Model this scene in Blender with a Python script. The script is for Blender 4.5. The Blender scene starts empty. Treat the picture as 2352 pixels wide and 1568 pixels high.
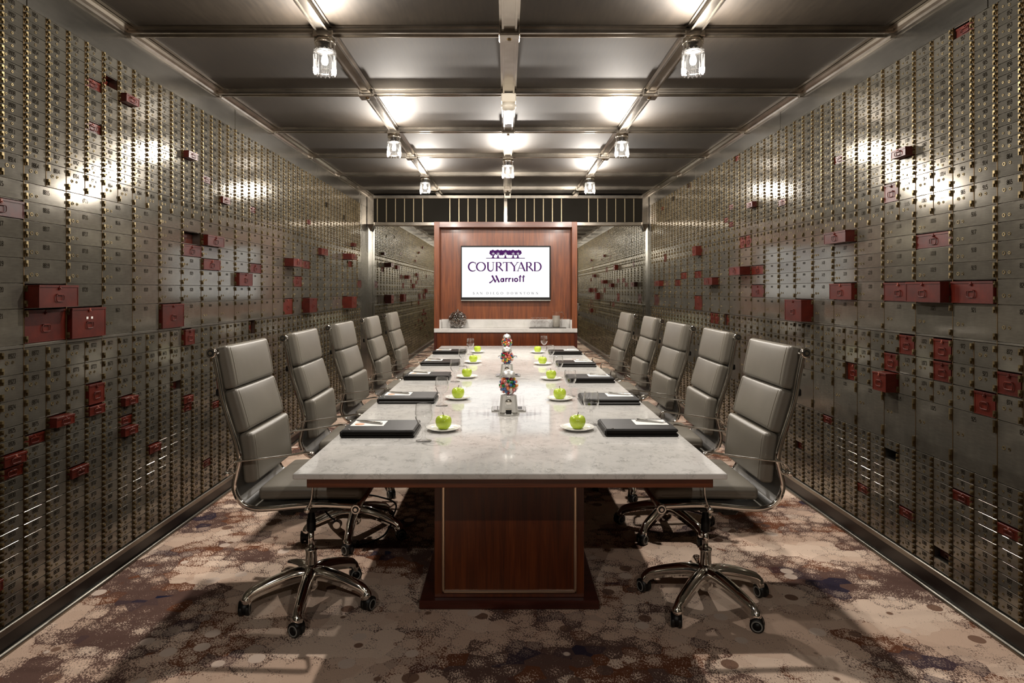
import bpy, math, random
from mathutils import Vector, Matrix

# ------------------------------------------------------------------ camera, world, exposure, lamps' power
scene = bpy.context.scene
COL = scene.collection
F, UV, HOR, H = 1480.0, 1163.0, 665.0, 1.40      # focal length in px, vanishing point, eye height
cam_d = bpy.data.cameras.new('camera')
cam_d.sensor_width = 36.0
cam_d.lens = 36.0 * F / 2352.0
cam_d.shift_x = (1176 - UV) / 2352.0
cam_d.shift_y = (HOR - 784) / 2352.0
cam_d.clip_start = 0.05
cam = bpy.data.objects.new('camera', cam_d)
cam.location = (0, 0, H)
cam.rotation_euler = (math.radians(90), 0, 0)
COL.objects.link(cam)
scene.camera = cam
world = bpy.data.worlds.new('world')
world.use_nodes = True
world.node_tree.nodes['Background'].inputs[0].default_value = (1.0, 0.9, 0.8, 1)
world.node_tree.nodes['Background'].inputs[1].default_value = 0.02
scene.world = world
vs = scene.view_settings
vs.view_transform = 'Standard'
vs.look = 'None'
vs.gamma = 1.0
vs.use_curve_mapping = False
vs.exposure = 0.08
scene.cycles.use_denoising = True
scene.cycles.max_bounces = 8
scene.cycles.glossy_bounces = 5
scene.cycles.diffuse_bounces = 4
scene.cycles.transmission_bounces = 8
scene.cycles.transparent_max_bounces = 24
scene.cycles.caustics_reflective = False
scene.cycles.caustics_refractive = False
scene.cycles.sample_clamp_indirect = 6.0
scene.cycles.use_adaptive_sampling = True
LAMP_W = 80.0
LAMP_COL = (1.0, 0.93, 0.85)

# ------------------------------------------------------------------ sizes of the room
WL, WR = 1.895, 1.94
YM = 8.83                      # mirror at the far end
YF = -1.7                      # wall behind the camera
ZC = 2.70                      # ceiling
ZT_L, ZT_R = 2.512, 2.529      # top of the deposit boxes
ZB_L, ZB_R = 0.130, 0.141      # bottom of the deposit boxes
TX, TZ = 0.013, 0.75           # table centre line and top

# ------------------------------------------------------------------ materials
def hexrgb(h):
    h = h.lstrip('#')
    out = []
    for i in (0, 2, 4):
        c = int(h[i:i + 2], 16) / 255.0
        out.append(c / 12.92 if c <= 0.04045 else ((c + 0.055) / 1.055) ** 2.4)
    return tuple(out) + (1.0,)

class NT:
    def __init__(self, name):
        self.m = bpy.data.materials.new(name)
        self.m.use_nodes = True
        self.t = self.m.node_tree
        self.b = self.t.nodes['Principled BSDF']
    def n(self, typ, **kw):
        nd = self.t.nodes.new(typ)
        for k, v in kw.items():
            if k == 'inp':
                for kk, vv in v.items():
                    nd.inputs[kk].default_value = vv
            else:
                setattr(nd, k, v)
        return nd
    def l(self, a, ao, b, bi):
        self.t.links.new(a.outputs[ao], b.inputs[bi])
    def coords(self, scale=(1, 1, 1), kind='Object', rot=(0, 0, 0)):
        tc = self.n('ShaderNodeTexCoord')
        mp = self.n('ShaderNodeMapping')
        mp.inputs['Scale'].default_value = scale
        mp.inputs['Rotation'].default_value = rot
        self.l(tc, kind, mp, 'Vector')
        return mp
    def ramp(self, src, so, stops, interp='LINEAR'):
        r = self.n('ShaderNodeValToRGB')
        r.color_ramp.interpolation = interp
        while len(r.color_ramp.elements) < len(stops):
            r.color_ramp.elements.new(0.5)
        for e, (p, c) in zip(r.color_ramp.elements, stops):
            e.position = p
            e.color = c if len(c) == 4 else tuple(c) + (1,)
        if src: self.l(src, so, r, 'Fac')
        return r
    def math(self, op, a, b=None, clamp=False):
        m = self.n('ShaderNodeMath', operation=op, use_clamp=clamp)
        for i, v in enumerate((a, b)):
            if v is None: continue
            if isinstance(v, (int, float)): m.inputs[i].default_value = v
            else: self.l(v[0], v[1], m, i)
        return m
    def mix(self, fac, a, b, blend='MIX'):
        m = self.n('ShaderNodeMix', data_type='RGBA', blend_type=blend)
        for sock, v in ((0, fac), (6, a), (7, b)):
            if isinstance(v, (int, float)): m.inputs[sock].default_value = v
            elif isinstance(v, tuple) and len(v) == 4: m.inputs[sock].default_value = v
            else: self.t.links.new(v[0].outputs[v[1]], m.inputs[sock])
        return m
    def bump(self, src, so, strength, dist=0.002):
        b = self.n('ShaderNodeBump', inp={'Strength': strength, 'Distance': dist})
        self.l(src, so, b, 'Height')
        self.l(b, 'Normal', self.b, 'Normal')

def plain(name, col, rough=0.5, metal=0.0, **kw):
    t = NT(name)
    t.b.inputs['Base Color'].default_value = hexrgb(col) if isinstance(col, str) else tuple(col) + (1,)
    t.b.inputs['Roughness'].default_value = rough
    t.b.inputs['Metallic'].default_value = metal
    for k, v in kw.items():
        t.b.inputs[k.replace('_', ' ')].default_value = v
    return t.m

def brushed(name, c1, c2, rough, scale=(2, 2, 60), blotch=3.0, rvar=0.10, bump=0.04, kind='Object', rnd=0.0, metal=1.0):
    """Worn brushed steel: streaks, soft blotches and scratches."""
    t = NT(name)
    mp = t.coords(scale, kind)
    n1 = t.n('ShaderNodeTexNoise', inp={'Scale': 6.0, 'Detail': 4.0, 'Roughness': 0.6})
    t.l(mp, 'Vector', n1, 'Vector')
    mp2 = t.coords((blotch,) * 3, kind)
    n2 = t.n('ShaderNodeTexNoise', inp={'Scale': 1.6, 'Detail': 5.0, 'Roughness': 0.65})
    t.l(mp2, 'Vector', n2, 'Vector')
    s = t.math('ADD', (n1, 'Fac'), (n2, 'Fac'))
    s = t.math('MULTIPLY', (s, 0), 0.5)
    if rnd:
        oi = t.n('ShaderNodeObjectInfo')
        r = t.math('MULTIPLY_ADD', (oi, 'Random'), rnd)
        r.inputs[2].default_value = -rnd / 2
        s = t.math('ADD', (s, 0), (r, 0))
    rp = t.ramp(s, 0, [(0.3, hexrgb(c1)), (0.68, hexrgb(c2))])
    t.l(rp, 'Color', t.b, 'Base Color')
    t.b.inputs['Metallic'].default_value = 1.0
    rr = t.math('MULTIPLY_ADD', (s, 0), rvar)
    rr.inputs[2].default_value = rough - rvar / 2
    t.l(rr, 0, t.b, 'Roughness')
    if bump: t.bump(n1, 'Fac', bump)
    t.b.inputs['Metallic'].default_value = metal
    return t.m

def wood(name, c1, c2, c3, rough=0.32, axis='z', kind='Object', sc=1.0):
    t = NT(name)
    s = {'z': (14 * sc, 14 * sc, 1.0), 'x': (1.0, 14 * sc, 14 * sc), 'y': (14 * sc, 1.0, 14 * sc)}[axis]
    mp = t.coords(s, kind)
    w = t.n('ShaderNodeTexNoise', inp={'Scale': 2.2, 'Detail': 6.0, 'Roughness': 0.62, 'Distortion': 0.4})
    t.l(mp, 'Vector', w, 'Vector')
    s2 = {'z': (120 * sc, 120 * sc, 3), 'x': (3, 120 * sc, 120 * sc), 'y': (120 * sc, 3, 120 * sc)}[axis]
    mp2 = t.coords(s2, kind)
    n2 = t.n('ShaderNodeTexNoise', inp={'Scale': 1.5, 'Detail': 2.0})
    t.l(mp2, 'Vector', n2, 'Vector')
    f = t.math('MULTIPLY_ADD', (n2, 'Fac'), 0.35)
    t.l(w, 'Fac', f, 2)
    rp = t.ramp(f, 0, [(0.45, hexrgb(c1)), (0.66, hexrgb(c2)), (0.88, hexrgb(c3))])
    t.l(rp, 'Color', t.b, 'Base Color')
    t.b.inputs['Roughness'].default_value = rough
    t.b.inputs['Coat Weight'].default_value = 0.12
    t.b.inputs['Coat Roughness'].default_value = 0.12
    return t.m

def clear(name, tint=(1, 1, 1), gl=0.10, emit=0.0, edge=0.55):
    """Thin clear glass: passes light, with a fresnel sheen."""
    t = NT(name)
    t.t.nodes.remove(t.b)
    out = t.t.nodes['Material Output']
    tr = t.n('ShaderNodeBsdfTransparent'); tr.inputs[0].default_value = tuple(tint) + (1,)
    g = t.n('ShaderNodeBsdfGlossy', inp={'Roughness': 0.02})
    g.inputs['Color'].default_value = (1, 1, 1, 1)
    lw = t.n('ShaderNodeLayerWeight', inp={'Blend': 0.5})
    lp = t.math('POWER', (lw, 'Facing'), 3.0)
    f = t.math('MULTIPLY_ADD', (lp, 0), edge)
    f.inputs[2].default_value = gl
    f.use_clamp = True
    mx = t.n('ShaderNodeMixShader')
    t.l(f, 0, mx, 0); t.l(tr, 0, mx, 1); t.l(g, 0, mx, 2)
    last = mx
    if emit:
        e = t.n('ShaderNodeEmission', inp={'Strength': emit})
        e.inputs[0].default_value = (1, 0.95, 0.86, 1)
        ad = t.n('ShaderNodeAddShader')
        t.l(last, 0, ad, 0); t.l(e, 0, ad, 1)
        last = ad
    t.l(last, 0, out, 'Surface')
    return t.m

def emitter(name, col, s):
    t = NT(name)
    t.b.inputs['Base Color'].default_value = (0, 0, 0, 1)
    t.b.inputs['Specular IOR Level'].default_value = 0.0
    t.b.inputs['Emission Color'].default_value = tuple(col) + (1,)
    t.b.inputs['Emission Strength'].default_value = s
    return t.m

def make_carpet():
    t = NT('patterned_carpet')
    tc = t.n('ShaderNodeTexCoord')
    base = tc
    # round-edged cells: the pattern is printed as clusters of discs
    warp = t.n('ShaderNodeTexVoronoi', feature='F1', inp={'Scale': 15.0, 'Randomness': 0.75})
    t.l(base, 'Object', warp, 'Vector')
    def region(scale, off, lo, hi, detail=3.0, vx=warp):
        ad = t.n('ShaderNodeVectorMath', operation='ADD'); ad.inputs[1].default_value = off
        t.l(vx, 'Position', ad, 0)
        st = t.n('ShaderNodeVectorMath', operation='MULTIPLY'); st.inputs[1].default_value = (1.0, 1.35, 1.0)
        t.l(ad, 0, st, 0)
        n = t.n('ShaderNodeTexNoise', inp={'Scale': scale, 'Detail': detail, 'Roughness': 0.6})
        t.l(st, 0, n, 'Vector')
        return t.ramp(n, 'Fac', [(lo, (0, 0, 0)), (hi, (1, 1, 1))])
    # yarn speckle
    sp_m = t.n('ShaderNodeMapping'); sp_m.inputs['Scale'].default_value = (170, 95, 1)
    sp_m.inputs['Rotation'].default_value = (0, 0, 0.5)
    t.l(base, 'Object', sp_m, 'Vector')
    sp = t.n('ShaderNodeTexNoise', inp={'Scale': 1.0, 'Detail': 4.0, 'Roughness': 0.75})
    t.l(sp_m, 'Vector', sp, 'Vector')
    spk = t.math('MULTIPLY_ADD', (sp, 'Fac'), 2.4); spk.inputs[2].default_value = -0.70
    spk.use_clamp = True
    # mean tone of a disc cluster: 0 dark brown .. 1 cream
    tone = region(1.05, (3.1, 8.4, 0), 0.33, 0.56)
    fine = region(5.0, (7.7, 1.4, 0), 0.30, 0.70)
    tt = t.math('MULTIPLY_ADD', (fine, 'Color'), 0.46)
    t.l(tone, 'Color', tt, 2)
    tt = t.math('MULTIPLY_ADD', (tt, 0), 0.78)
    tt.inputs[2].default_value = 0.0
    cmp_ = t.math('SUBTRACT', (tt, 0), (spk, 0))
    isl = t.ramp(None, None, [(0.46, (0, 0, 0)), (0.54, (1, 1, 1))])
    bul = t.math('SUBTRACT', 0.30, (warp, 'Distance'))
    bul = t.math('MULTIPLY_ADD', (bul, 0), 0.55); bul.inputs[2].default_value = 0.52
    sh = t.math('ADD', (cmp_, 0), (bul, 0))
    t.l(sh, 0, isl, 'Fac')
    light = hexrgb('#fbdfc8'); light2 = hexrgb('#e9c8b0')
    brown = hexrgb('#7d4e37'); taupe = hexrgb('#6f554c'); navy = hexrgb('#2a2a40')
    r1 = region(2.6, (21.0, 4.0, 0), 0.52, 0.56)
    dark = t.mix((r1, 'Color'), taupe, brown)
    r2 = region(3.0, (41.0, 33.0, 0), 0.57, 0.60)
    nv = t.math('SUBTRACT', 1.0, (tone, 'Color'))
    nvm = t.math('MULTIPLY', (nv, 0), (r2, 'Color'))
    dark = t.mix((nvm, 0), (dark, 2), navy)
    r3 = region(2.0, (60.0, 12.0, 0), 0.45, 0.55)
    lt = t.mix((r3, 'Color'), light, light2)
    lit = t.mix((nvm, 0), (lt, 2), hexrgb('#54454c'))
    base_c = t.mix((isl, 'Color'), (dark, 2), (lit, 2))
    # separate loose discs, lighter or darker than their surroundings
    v2 = t.n('ShaderNodeTexVoronoi', feature='F1', inp={'Scale': 8.5, 'Randomness': 1.0})
    t.l(base, 'Object', v2, 'Vector')
    disc = t.ramp(v2, 'Distance', [(0.265, (1, 1, 1)), (0.285, (0, 0, 0))])
    cn = t.n('ShaderNodeSeparateColor'); t.l(v2, 'Color', cn, 0)
    pick = t.math('GREATER_THAN', (cn, 0), 0.80)
    pick2 = t.math('LESS_THAN', (cn, 0), 0.16)
    a = t.math('MULTIPLY', (disc, 'Color'), (pick, 0))
    b = t.math('MULTIPLY', (disc, 'Color'), (pick2, 0))
    col = t.mix((a, 0), (base_c, 2), hexrgb('#f0d8c6'))
    dk = t.mix((isl, 'Color'), taupe, hexrgb('#93725f'))
    col = t.mix((b, 0), (col, 2), (dk, 2))
    t.l(col, 2, t.b, 'Base Color')
    t.b.inputs['Roughness'].default_value = 0.95
    t.b.inputs['Specular IOR Level'].default_value = 0.1
    t.bump(spk, 0, 0.5, 0.004)
    return t.m

def make_marble(name='white_marble', vs_=32.0, amt=0.70):
    t = NT(name)
    mp = t.coords((1, 1, 1))
    n = t.n('ShaderNodeTexNoise', inp={'Scale': 2.2, 'Detail': 8.0, 'Roughness': 0.62, 'Distortion': 0.6})
    t.l(mp, 'Vector', n, 'Vector')
    base = t.ramp(n, 'Fac', [(0.30, hexrgb('#bdbbb7')), (0.50, hexrgb('#d6d3ce')), (0.70, hexrgb('#e1deda'))])
    mp2 = t.coords((1.0, 0.55, 1), rot=(0, 0, 0.7))
    n2 = t.n('ShaderNodeTexNoise', inp={'Scale': vs_, 'Detail': 7.0, 'Roughness': 0.72, 'Distortion': 0.5})
    t.l(mp2, 'Vector', n2, 'Vector')
    a = t.math('SUBTRACT', (n2, 'Fac'), 0.5)
    a = t.math('ABSOLUTE', (a, 0))
    v = t.ramp(a, 0, [(0.0, (1, 1, 1)), (0.055, (0, 0, 0))])
    n3 = t.n('ShaderNodeTexNoise', inp={'Scale': vs_ * .55, 'Detail': 5.0, 'Roughness': 0.7})
    t.l(mp, 'Vector', n3, 'Vector')
    m3 = t.ramp(n3, 'Fac', [(0.46, (0, 0, 0)), (0.66, (amt, amt, amt))])
    vv = t.math('MULTIPLY', (v, 'Color'), (m3, 'Color'))
    c = t.mix((vv, 0), (base, 'Color'), hexrgb('#84847f'))
    t.l(c, 2, t.b, 'Base Color')
    t.b.inputs['Roughness'].default_value = 0.07
    t.b.inputs['Specular IOR Level'].default_value = 0.40
    return t.m

def leather(name, col, rough=0.42, spec=0.5):
    t = NT(name)
    mp = t.coords((1, 1, 1))
    n = t.n('ShaderNodeTexNoise', inp={'Scale': 320.0, 'Detail': 3.0})
    t.l(mp, 'Vector', n, 'Vector')
    n2 = t.n('ShaderNodeTexNoise', inp={'Scale': 5.0, 'Detail': 3.0})
    t.l(mp, 'Vector', n2, 'Vector')
    c = hexrgb(col)
    rp = t.ramp(n2, 'Fac', [(0.3, tuple(x * 0.90 for x in c[:3]) + (1,)), (0.7, tuple(min(1, x * 1.08) for x in c[:3]) + (1,))])
    t.l(rp, 'Color', t.b, 'Base Color')
    t.b.inputs['Roughness'].default_value = rough
    t.b.inputs['Specular IOR Level'].default_value = spec
    t.bump(n, 'Fac', 0.18, 0.001)
    return t.m

M = {}
M['steel'] = brushed('deposit_door_steel', '#625e55', '#7e796e', 0.12, scale=(1, 3, 40), blotch=7.0, rvar=0.08, bump=0.012, rnd=0.16, metal=0.60)
M['frame_steel'] = brushed('cabinet_frame_steel', '#6f6c64', '#98948a', 0.34, scale=(1, 1, 20), blotch=4.0)
M['fascia'] = brushed('fascia_steel', '#78756e', '#8c887f', 0.24, scale=(2, 1, 12), blotch=1.2, rvar=0.06, bump=0.0)
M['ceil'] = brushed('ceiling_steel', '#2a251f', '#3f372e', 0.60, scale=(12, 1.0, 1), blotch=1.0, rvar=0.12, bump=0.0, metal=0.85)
def aniso(m, amount, tangent, rot=0.0):
    nt = m.node_tree; b = nt.nodes['Principled BSDF']
    b.inputs['Anisotropic'].default_value = amount
    b.inputs['Anisotropic Rotation'].default_value = rot
    c = nt.nodes.new('ShaderNodeCombineXYZ')
    for i in range(3): c.inputs[i].default_value = tangent[i]
    nt.links.new(c.outputs[0], b.inputs['Tangent'])
aniso(M['ceil'], 0.5, (1, 0, 0))
M['beam'] = brushed('ceiling_beam_steel', '#8d867c', '#b5ada1', 0.22, scale=(1, 1, 1), blotch=3.0, rvar=0.08, bump=0.0)
M['brass'] = brushed('aged_brass', '#54472e', '#93835f', 0.40, scale=(60, 60, 60), blotch=30.0, rvar=0.1, bump=0.0, rnd=0.3, metal=0.9)
M['brass_dark'] = plain('dark_brass_and_shade', (0.10, 0.065, 0.03), 0.55, 1.0)  # dark brass; also paints shade into hinge notches and column seams
M['ink'] = plain('stamped_numeral_fill', '#231f19', 0.9, Specular_IOR_Level=0.0)
M['hole'] = plain('keyhole_black', '#0c0a08', 0.6)
def redpaint():
    t = NT('red_enamel_paint')
    mp = t.coords((1, 1, 1))
    n = t.n('ShaderNodeTexNoise', inp={'Scale': 14.0, 'Detail': 7.0, 'Roughness': 0.7})
    t.l(mp, 'Vector', n, 'Vector')
    oi = t.n('ShaderNodeObjectInfo')
    s = t.math('MULTIPLY_ADD', (oi, 'Random'), 0.2); t.l(n, 'Fac', s, 2)
    rp = t.ramp(s, 0, [(0.35, hexrgb('#330c07')), (0.62, hexrgb('#4c1409')), (0.85, hexrgb('#5c1d10'))])
    n2 = t.n('ShaderNodeTexNoise', inp={'Scale': 55.0, 'Detail': 6.0, 'Roughness': 0.8})
    t.l(mp, 'Vector', n2, 'Vector')
    ch = t.ramp(n2, 'Fac', [(0.73, (0, 0, 0)), (0.76, (1, 1, 1))])
    c = t.mix((ch, 'Color'), (rp, 'Color'), hexrgb('#a58a78'))
    t.l(c, 2, t.b, 'Base Color')
    t.b.inputs['Roughness'].default_value = 0.36
    t.b.inputs['Specular IOR Level'].default_value = 0.35
    return t.m
M['red'] = redpaint()
M['red_edge'] = plain('worn_red_edge', '#83402f', 0.4)
M['dark'] = plain('unlit_black', '#0d0b09', 0.7)
M['base_black'] = plain('black_wall_base', '#12100d', 0.35)
M['chrome'] = plain('polished_chrome', (0.78, 0.76, 0.72), 0.07, 1.0)
M['satin'] = plain('satin_aluminium', (0.60, 0.59, 0.56), 0.25, 1.0)
M['leather'] = leather('grey_leather', '#736d62', 0.38)
M['sling'] = leather('grey_leather_sling', '#6b665c', 0.34)
M['stitch'] = plain('pale_stitching', '#8f887b', 0.6)
M['plastic'] = plain('black_plastic', '#0b0a09', 0.42, Specular_IOR_Level=0.3)
M['rubber'] = plain('black_rubber', '#141310', 0.55)
M['grey_ring'] = plain('grey_wheel_ring', '#8b8a84', 0.4)
M['marble'] = make_marble()
M['counter_marble'] = make_marble('pale_counter_marble', 5.0, 0.22)
M['cast'] = plain('cast_aluminium', (0.66, 0.65, 0.62), 0.42, 0.65)
M['carpet'] = make_carpet()
M['wood'] = wood('reddish_walnut_veneer', '#3c1906', '#58260b', '#6f3512', 0.30)
M['wood_x'] = wood('reddish_walnut_rail', '#3c1906', '#58260b', '#6f3512', 0.30, axis='x')
M['wood_dark'] = wood('dark_walnut_plinth', '#2e120b', '#431b10', '#55251a', 0.28, axis='x')
M['wood_panel'] = wood('walnut_panel', '#4e240b', '#703714', '#86491f', 0.42)
M['bronze'] = plain('champagne_metal_trim', (0.80, 0.64, 0.48), 0.28, 1.0)
M['mirror'] = plain('mirror_glass', (0.80, 0.81, 0.78), 0.015, 1.0)
M['black_glass'] = plain('black_transom_panel', '#1b170f', 0.6, Specular_IOR_Level=0.1)
M['bar'] = plain('champagne_bar', '#8f8268', 0.4, 0.6)
M['screen'] = emitter('lit_screen', (1, 1, 1), 1.0)
M['purple'] = emitter('purple_logo', hexrgb('#5a2a6c')[:3], 0.75)
M['logo_dark'] = emitter('dark_logo_lettering', hexrgb('#2a2a30')[:3], 0.7)
M['logo_white'] = emitter('white_logo_gap', (1, 1, 1), 1.0)
M['white_china'] = plain('white_china', '#eeece6', 0.12)
M['clear'] = clear('clear_glass', gl=0.05, edge=1.1)
M['crystal'] = clear('lamp_crystal', gl=0.12, emit=0.03, edge=0.8)
M['crystal_top'] = clear('lamp_crystal_neck', tint=(0.9, 0.88, 0.84), gl=0.22, edge=0.8)
M['globe'] = clear('globe_glass', gl=0.03, edge=0.35)
M['bulb'] = emitter('glowing_bulb', (1, 0.93, 0.82), 9.0)
M['frost'] = plain('frosted_water', '#d8d2c4', 0.25, 0.0, Transmission_Weight=0.45)
M['detector'] = plain('ivory_plastic', '#d9d0bf', 0.4)
M['paper'] = plain('white_card', '#efece6', 0.6)
M['orange'] = plain('orange_print', '#e5a680', 0.6)
M['slate'] = plain('slate_tray', '#57534d', 0.5)
M['black_leather'] = leather('black_leather', '#120f0c', 0.42, 0.2)
M['pages'] = plain('paper_pages', '#2e2823', 0.7)
M['silver'] = plain('polished_silver', (0.62, 0.58, 0.54), 0.10, 1.0)
def applemat():
    t = NT('green_apple_skin')
    mp = t.coords((1, 1, 1))
    n = t.n('ShaderNodeTexNoise', inp={'Scale': 22.0, 'Detail': 3.0})
    t.l(mp, 'Vector', n, 'Vector')
    rp = t.ramp(n, 'Fac', [(0.3, hexrgb('#a9c22c')), (0.7, hexrgb('#c6d850'))])
    v = t.n('ShaderNodeTexVoronoi', inp={'Scale': 170.0}); t.l(mp, 'Vector', v, 'Vector')
    d = t.ramp(v, 'Distance', [(0.10, (1, 1, 1)), (0.16, (0, 0, 0))])
    d2 = t.math('MULTIPLY', (d, 'Color'), 0.5)
    c = t.mix((d2, 0), (rp, 'Color'), hexrgb('#dbe79a'))
    t.l(c, 2, t.b, 'Base Color')
    t.b.inputs['Roughness'].default_value = 0.22
    t.b.inputs['Subsurface Weight'].default_value = 0.0
    return t.m
M['apple'] = applemat()
M['stem'] = plain('apple_stem', '#4a3a20', 0.7)
GUM = {'red': '#b3262b', 'blue': '#1c5f9e', 'green': '#177a3a', 'white': '#ece4dc', 'yellow': '#e8c23a',
       'orange': '#e8813a', 'pink': '#e8897c', 'purple': '#5a3566'}
for k, c in GUM.items():
    M['gum_' + k] = plain(k + '_gumball_shell', c, 0.18)

# ------------------------------------------------------------------ mesh building
class MB:
    """Collects geometry and links it as ONE mesh object."""
    def __init__(self):
        self.v = []; self.f = []; self.m = []; self.s = []
    def add(self, verts, faces, mat=0, smooth=False):
        o = len(self.v)
        self.v += [tuple(p) for p in verts]
        self.f += [tuple(i + o for i in f) for f in faces]
        self.m += [mat] * len(faces)
        self.s += [smooth] * len(faces)
        return self
    def box(self, x0, x1, y0, y1, z0, z1, mat=0):
        if x0 > x1: x0, x1 = x1, x0
        if y0 > y1: y0, y1 = y1, y0
        if z0 > z1: z0, z1 = z1, z0
        v = [(x0, y0, z0), (x1, y0, z0), (x1, y1, z0), (x0, y1, z0), (x0, y0, z1), (x1, y0, z1), (x1, y1, z1), (x0, y1, z1)]
        return self.add(v, [(0, 3, 2, 1), (4, 5, 6, 7), (0, 1, 5, 4), (1, 2, 6, 5), (2, 3, 7, 6), (3, 0, 4, 7)], mat)
    def bevbox(self, x0, x1, y0, y1, z0, z1, b=0.003, mat=0):
        """Box with chamfered edges."""
        if x0 > x1: x0, x1 = x1, x0
        if y0 > y1: y0, y1 = y1, y0
        if z0 > z1: z0, z1 = z1, z0
        V = []; idx = {}
        for sx in (0, 1):
            for sy in (0, 1):
                for sz in (0, 1):
                    X = (x0, x1)[sx]; Y = (y0, y1)[sy]; Z = (z0, z1)[sz]
                    dx = b if sx == 0 else -b; dy = b if sy == 0 else -b; dz = b if sz == 0 else -b
                    for k, p in enumerate(((X, Y + dy, Z + dz), (X + dx, Y, Z + dz), (X + dx, Y + dy, Z))):
                        idx[(sx, sy, sz, k)] = len(V); V.append(p)
        I = lambda *a: idx[a]
        Fc = []
        for s in (0, 1):
            q = [I(s, 0, 0, 0), I(s, 1, 0, 0), I(s, 1, 1, 0), I(s, 0, 1, 0)]; Fc.append(q if s else q[::-1])
            q = [I(0, s, 0, 1), I(1, s, 0, 1), I(1, s, 1, 1), I(0, s, 1, 1)]; Fc.append(q[::-1] if s else q)
            q = [I(0, 0, s, 2), I(1, 0, s, 2), I(1, 1, s, 2), I(0, 1, s, 2)]; Fc.append(q if s else q[::-1])
        for a in (0, 1):
            for c in (0, 1):
                Fc.append([I(a, c, 0, 0), I(a, c, 1, 0), I(a, c, 1, 1), I(a, c, 0, 1)])
                Fc.append([I(a, 0, c, 0), I(a, 1, c, 0), I(a, 1, c, 2), I(a, 0, c, 2)])
                Fc.append([I(0, a, c, 1), I(1, a, c, 1), I(1, a, c, 2), I(0, a, c, 2)])
        for sx in (0, 1):
            for sy in (0, 1):
                for sz in (0, 1):
                    Fc.append([I(sx, sy, sz, 0), I(sx, sy, sz, 1), I(sx, sy, sz, 2)])
        return self.add(V, Fc, mat)
    def lathe(self, prof, seg=24, mat=0, c=(0, 0, 0), axis='z', smooth=True, cap=True):
        n = len(prof); V = []
        for i in range(seg):
            a = 2 * math.pi * i / seg
            for r, z in prof:
                p = (r * math.cos(a), r * math.sin(a), z)
                if axis == 'x': p = (p[2], p[0], p[1])
                elif axis == 'y': p = (p[1], p[2], p[0])
                V.append((p[0] + c[0], p[1] + c[1], p[2] + c[2]))
        Fc = []
        for i in range(seg):
            j = (i + 1) % seg
            for k in range(n - 1):
                Fc.append((i * n + k, j * n + k, j * n + k + 1, i * n + k + 1))
        self.add(V, Fc, mat, smooth)
        if cap:
            o = len(self.v) - len(V)
            for k, rev in ((0, True), (n - 1, False)):
                if prof[k][0] > 1e-5:
                    ring = [o + i * n + k for i in range(seg)]
                    self.f.append(tuple(ring[::-1] if rev else ring)); self.m.append(mat); self.s.append(False)
        return self
    def sweep(self, pts, sec, mat=0, smooth=True, up=(0, 0, 1), cap=True, closed=False):
        """Sweep a section along a path; sec is a list of (side, up) or a function i -> list."""
        P = [Vector(p) for p in pts]; n = len(P); V = []; ns = None
        prev = None
        for i in range(n):
            if closed: t = (P[(i + 1) % n] - P[i - 1])
            elif i == 0: t = P[1] - P[0]
            elif i == n - 1: t = P[-1] - P[-2]
            else: t = (P[i + 1] - P[i]).normalized() + (P[i] - P[i - 1]).normalized()
            t.normalize()
            U = Vector(up) if prev is None else prev
            side = t.cross(U)
            if side.length < 1e-4: side = t.cross(Vector((0, 1, 0.01)))
            side.normalize()
            u2 = side.cross(t).normalized()
            if prev is not None or True: prev = u2
            s = sec(i) if callable(sec) else sec
            ns = len(s)
            for a, b in s: V.append(P[i] + side * a + u2 * b)
        Fc = []
        last = n if closed else n - 1
        for i in range(last):
            j = (i + 1) % n
            for k in range(ns):
                l = (k + 1) % ns
                Fc.append((i * ns + k, i * ns + l, j * ns + l, j * ns + k))
        if cap and not closed:
            Fc.append(tuple(range(ns))[::-1]); Fc.append(tuple((n - 1) * ns + k for k in range(ns)))
        return self.add(V, Fc, mat, smooth)
    def tube(self, pts, r, seg=8, mat=0, closed=False):
        return self.sweep(pts, lambda i: circ(r(i) if callable(r) else r, seg), mat, True, closed=closed)
    def rbox(self, hx, hy, hz, r, mat=0, xf=None, seg=3, puff=0.0, grid=6):
        """Rounded, optionally puffed cushion box centred at the origin; xf maps points."""
        def ax(h):
            e = [-h + r * (1 - math.cos(math.pi / 2 * k / seg)) if False else -h + r * k / seg for k in range(seg)]
            mid = [-(h - r) + 2 * (h - r) * k / grid for k in range(grid + 1)]
            return e + mid + [-x for x in e[::-1]]
        hs = (hx, hy, hz); A = [ax(h) for h in hs]
        def pt(x, y, z):
            p = [x, y, z]
            inner = [max(-(h - r), min(h - r, q)) for q, h in zip(p, hs)]
            d = Vector([q - i for q, i in zip(p, inner)])
            if d.length > 1e-9: d = d.normalized() * r
            o = Vector(inner) + d
            if puff:
                w = (1 - (y / hy) ** 2) * (1 - (z / hz) ** 2)
                o.x += puff * max(0, w) ** 0.5 * (1 if x > 0 else -0.0) * (abs(x) / hx)
            return xf(o) if xf else o
        for axis in range(3):
            a, b = [k for k in range(3) if k != axis]
            for sgn in (-1, 1):
                V = []; Fc = []
                na, nb = len(A[a]), len(A[b])
                for i in range(na):
                    for j in range(nb):
                        p = [0, 0, 0]; p[axis] = sgn * hs[axis]; p[a] = A[a][i]; p[b] = A[b][j]
                        V.append(pt(*p))
                flip = (sgn == 1) != (axis == 1)
                for i in range(na - 1):
                    for j in range(nb - 1):
                        q = (i * nb + j, (i + 1) * nb + j, (i + 1) * nb + j + 1, i * nb + j + 1)
                        Fc.append(q if flip else q[::-1])
                self.add(V, Fc, mat, True)
        return self
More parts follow.
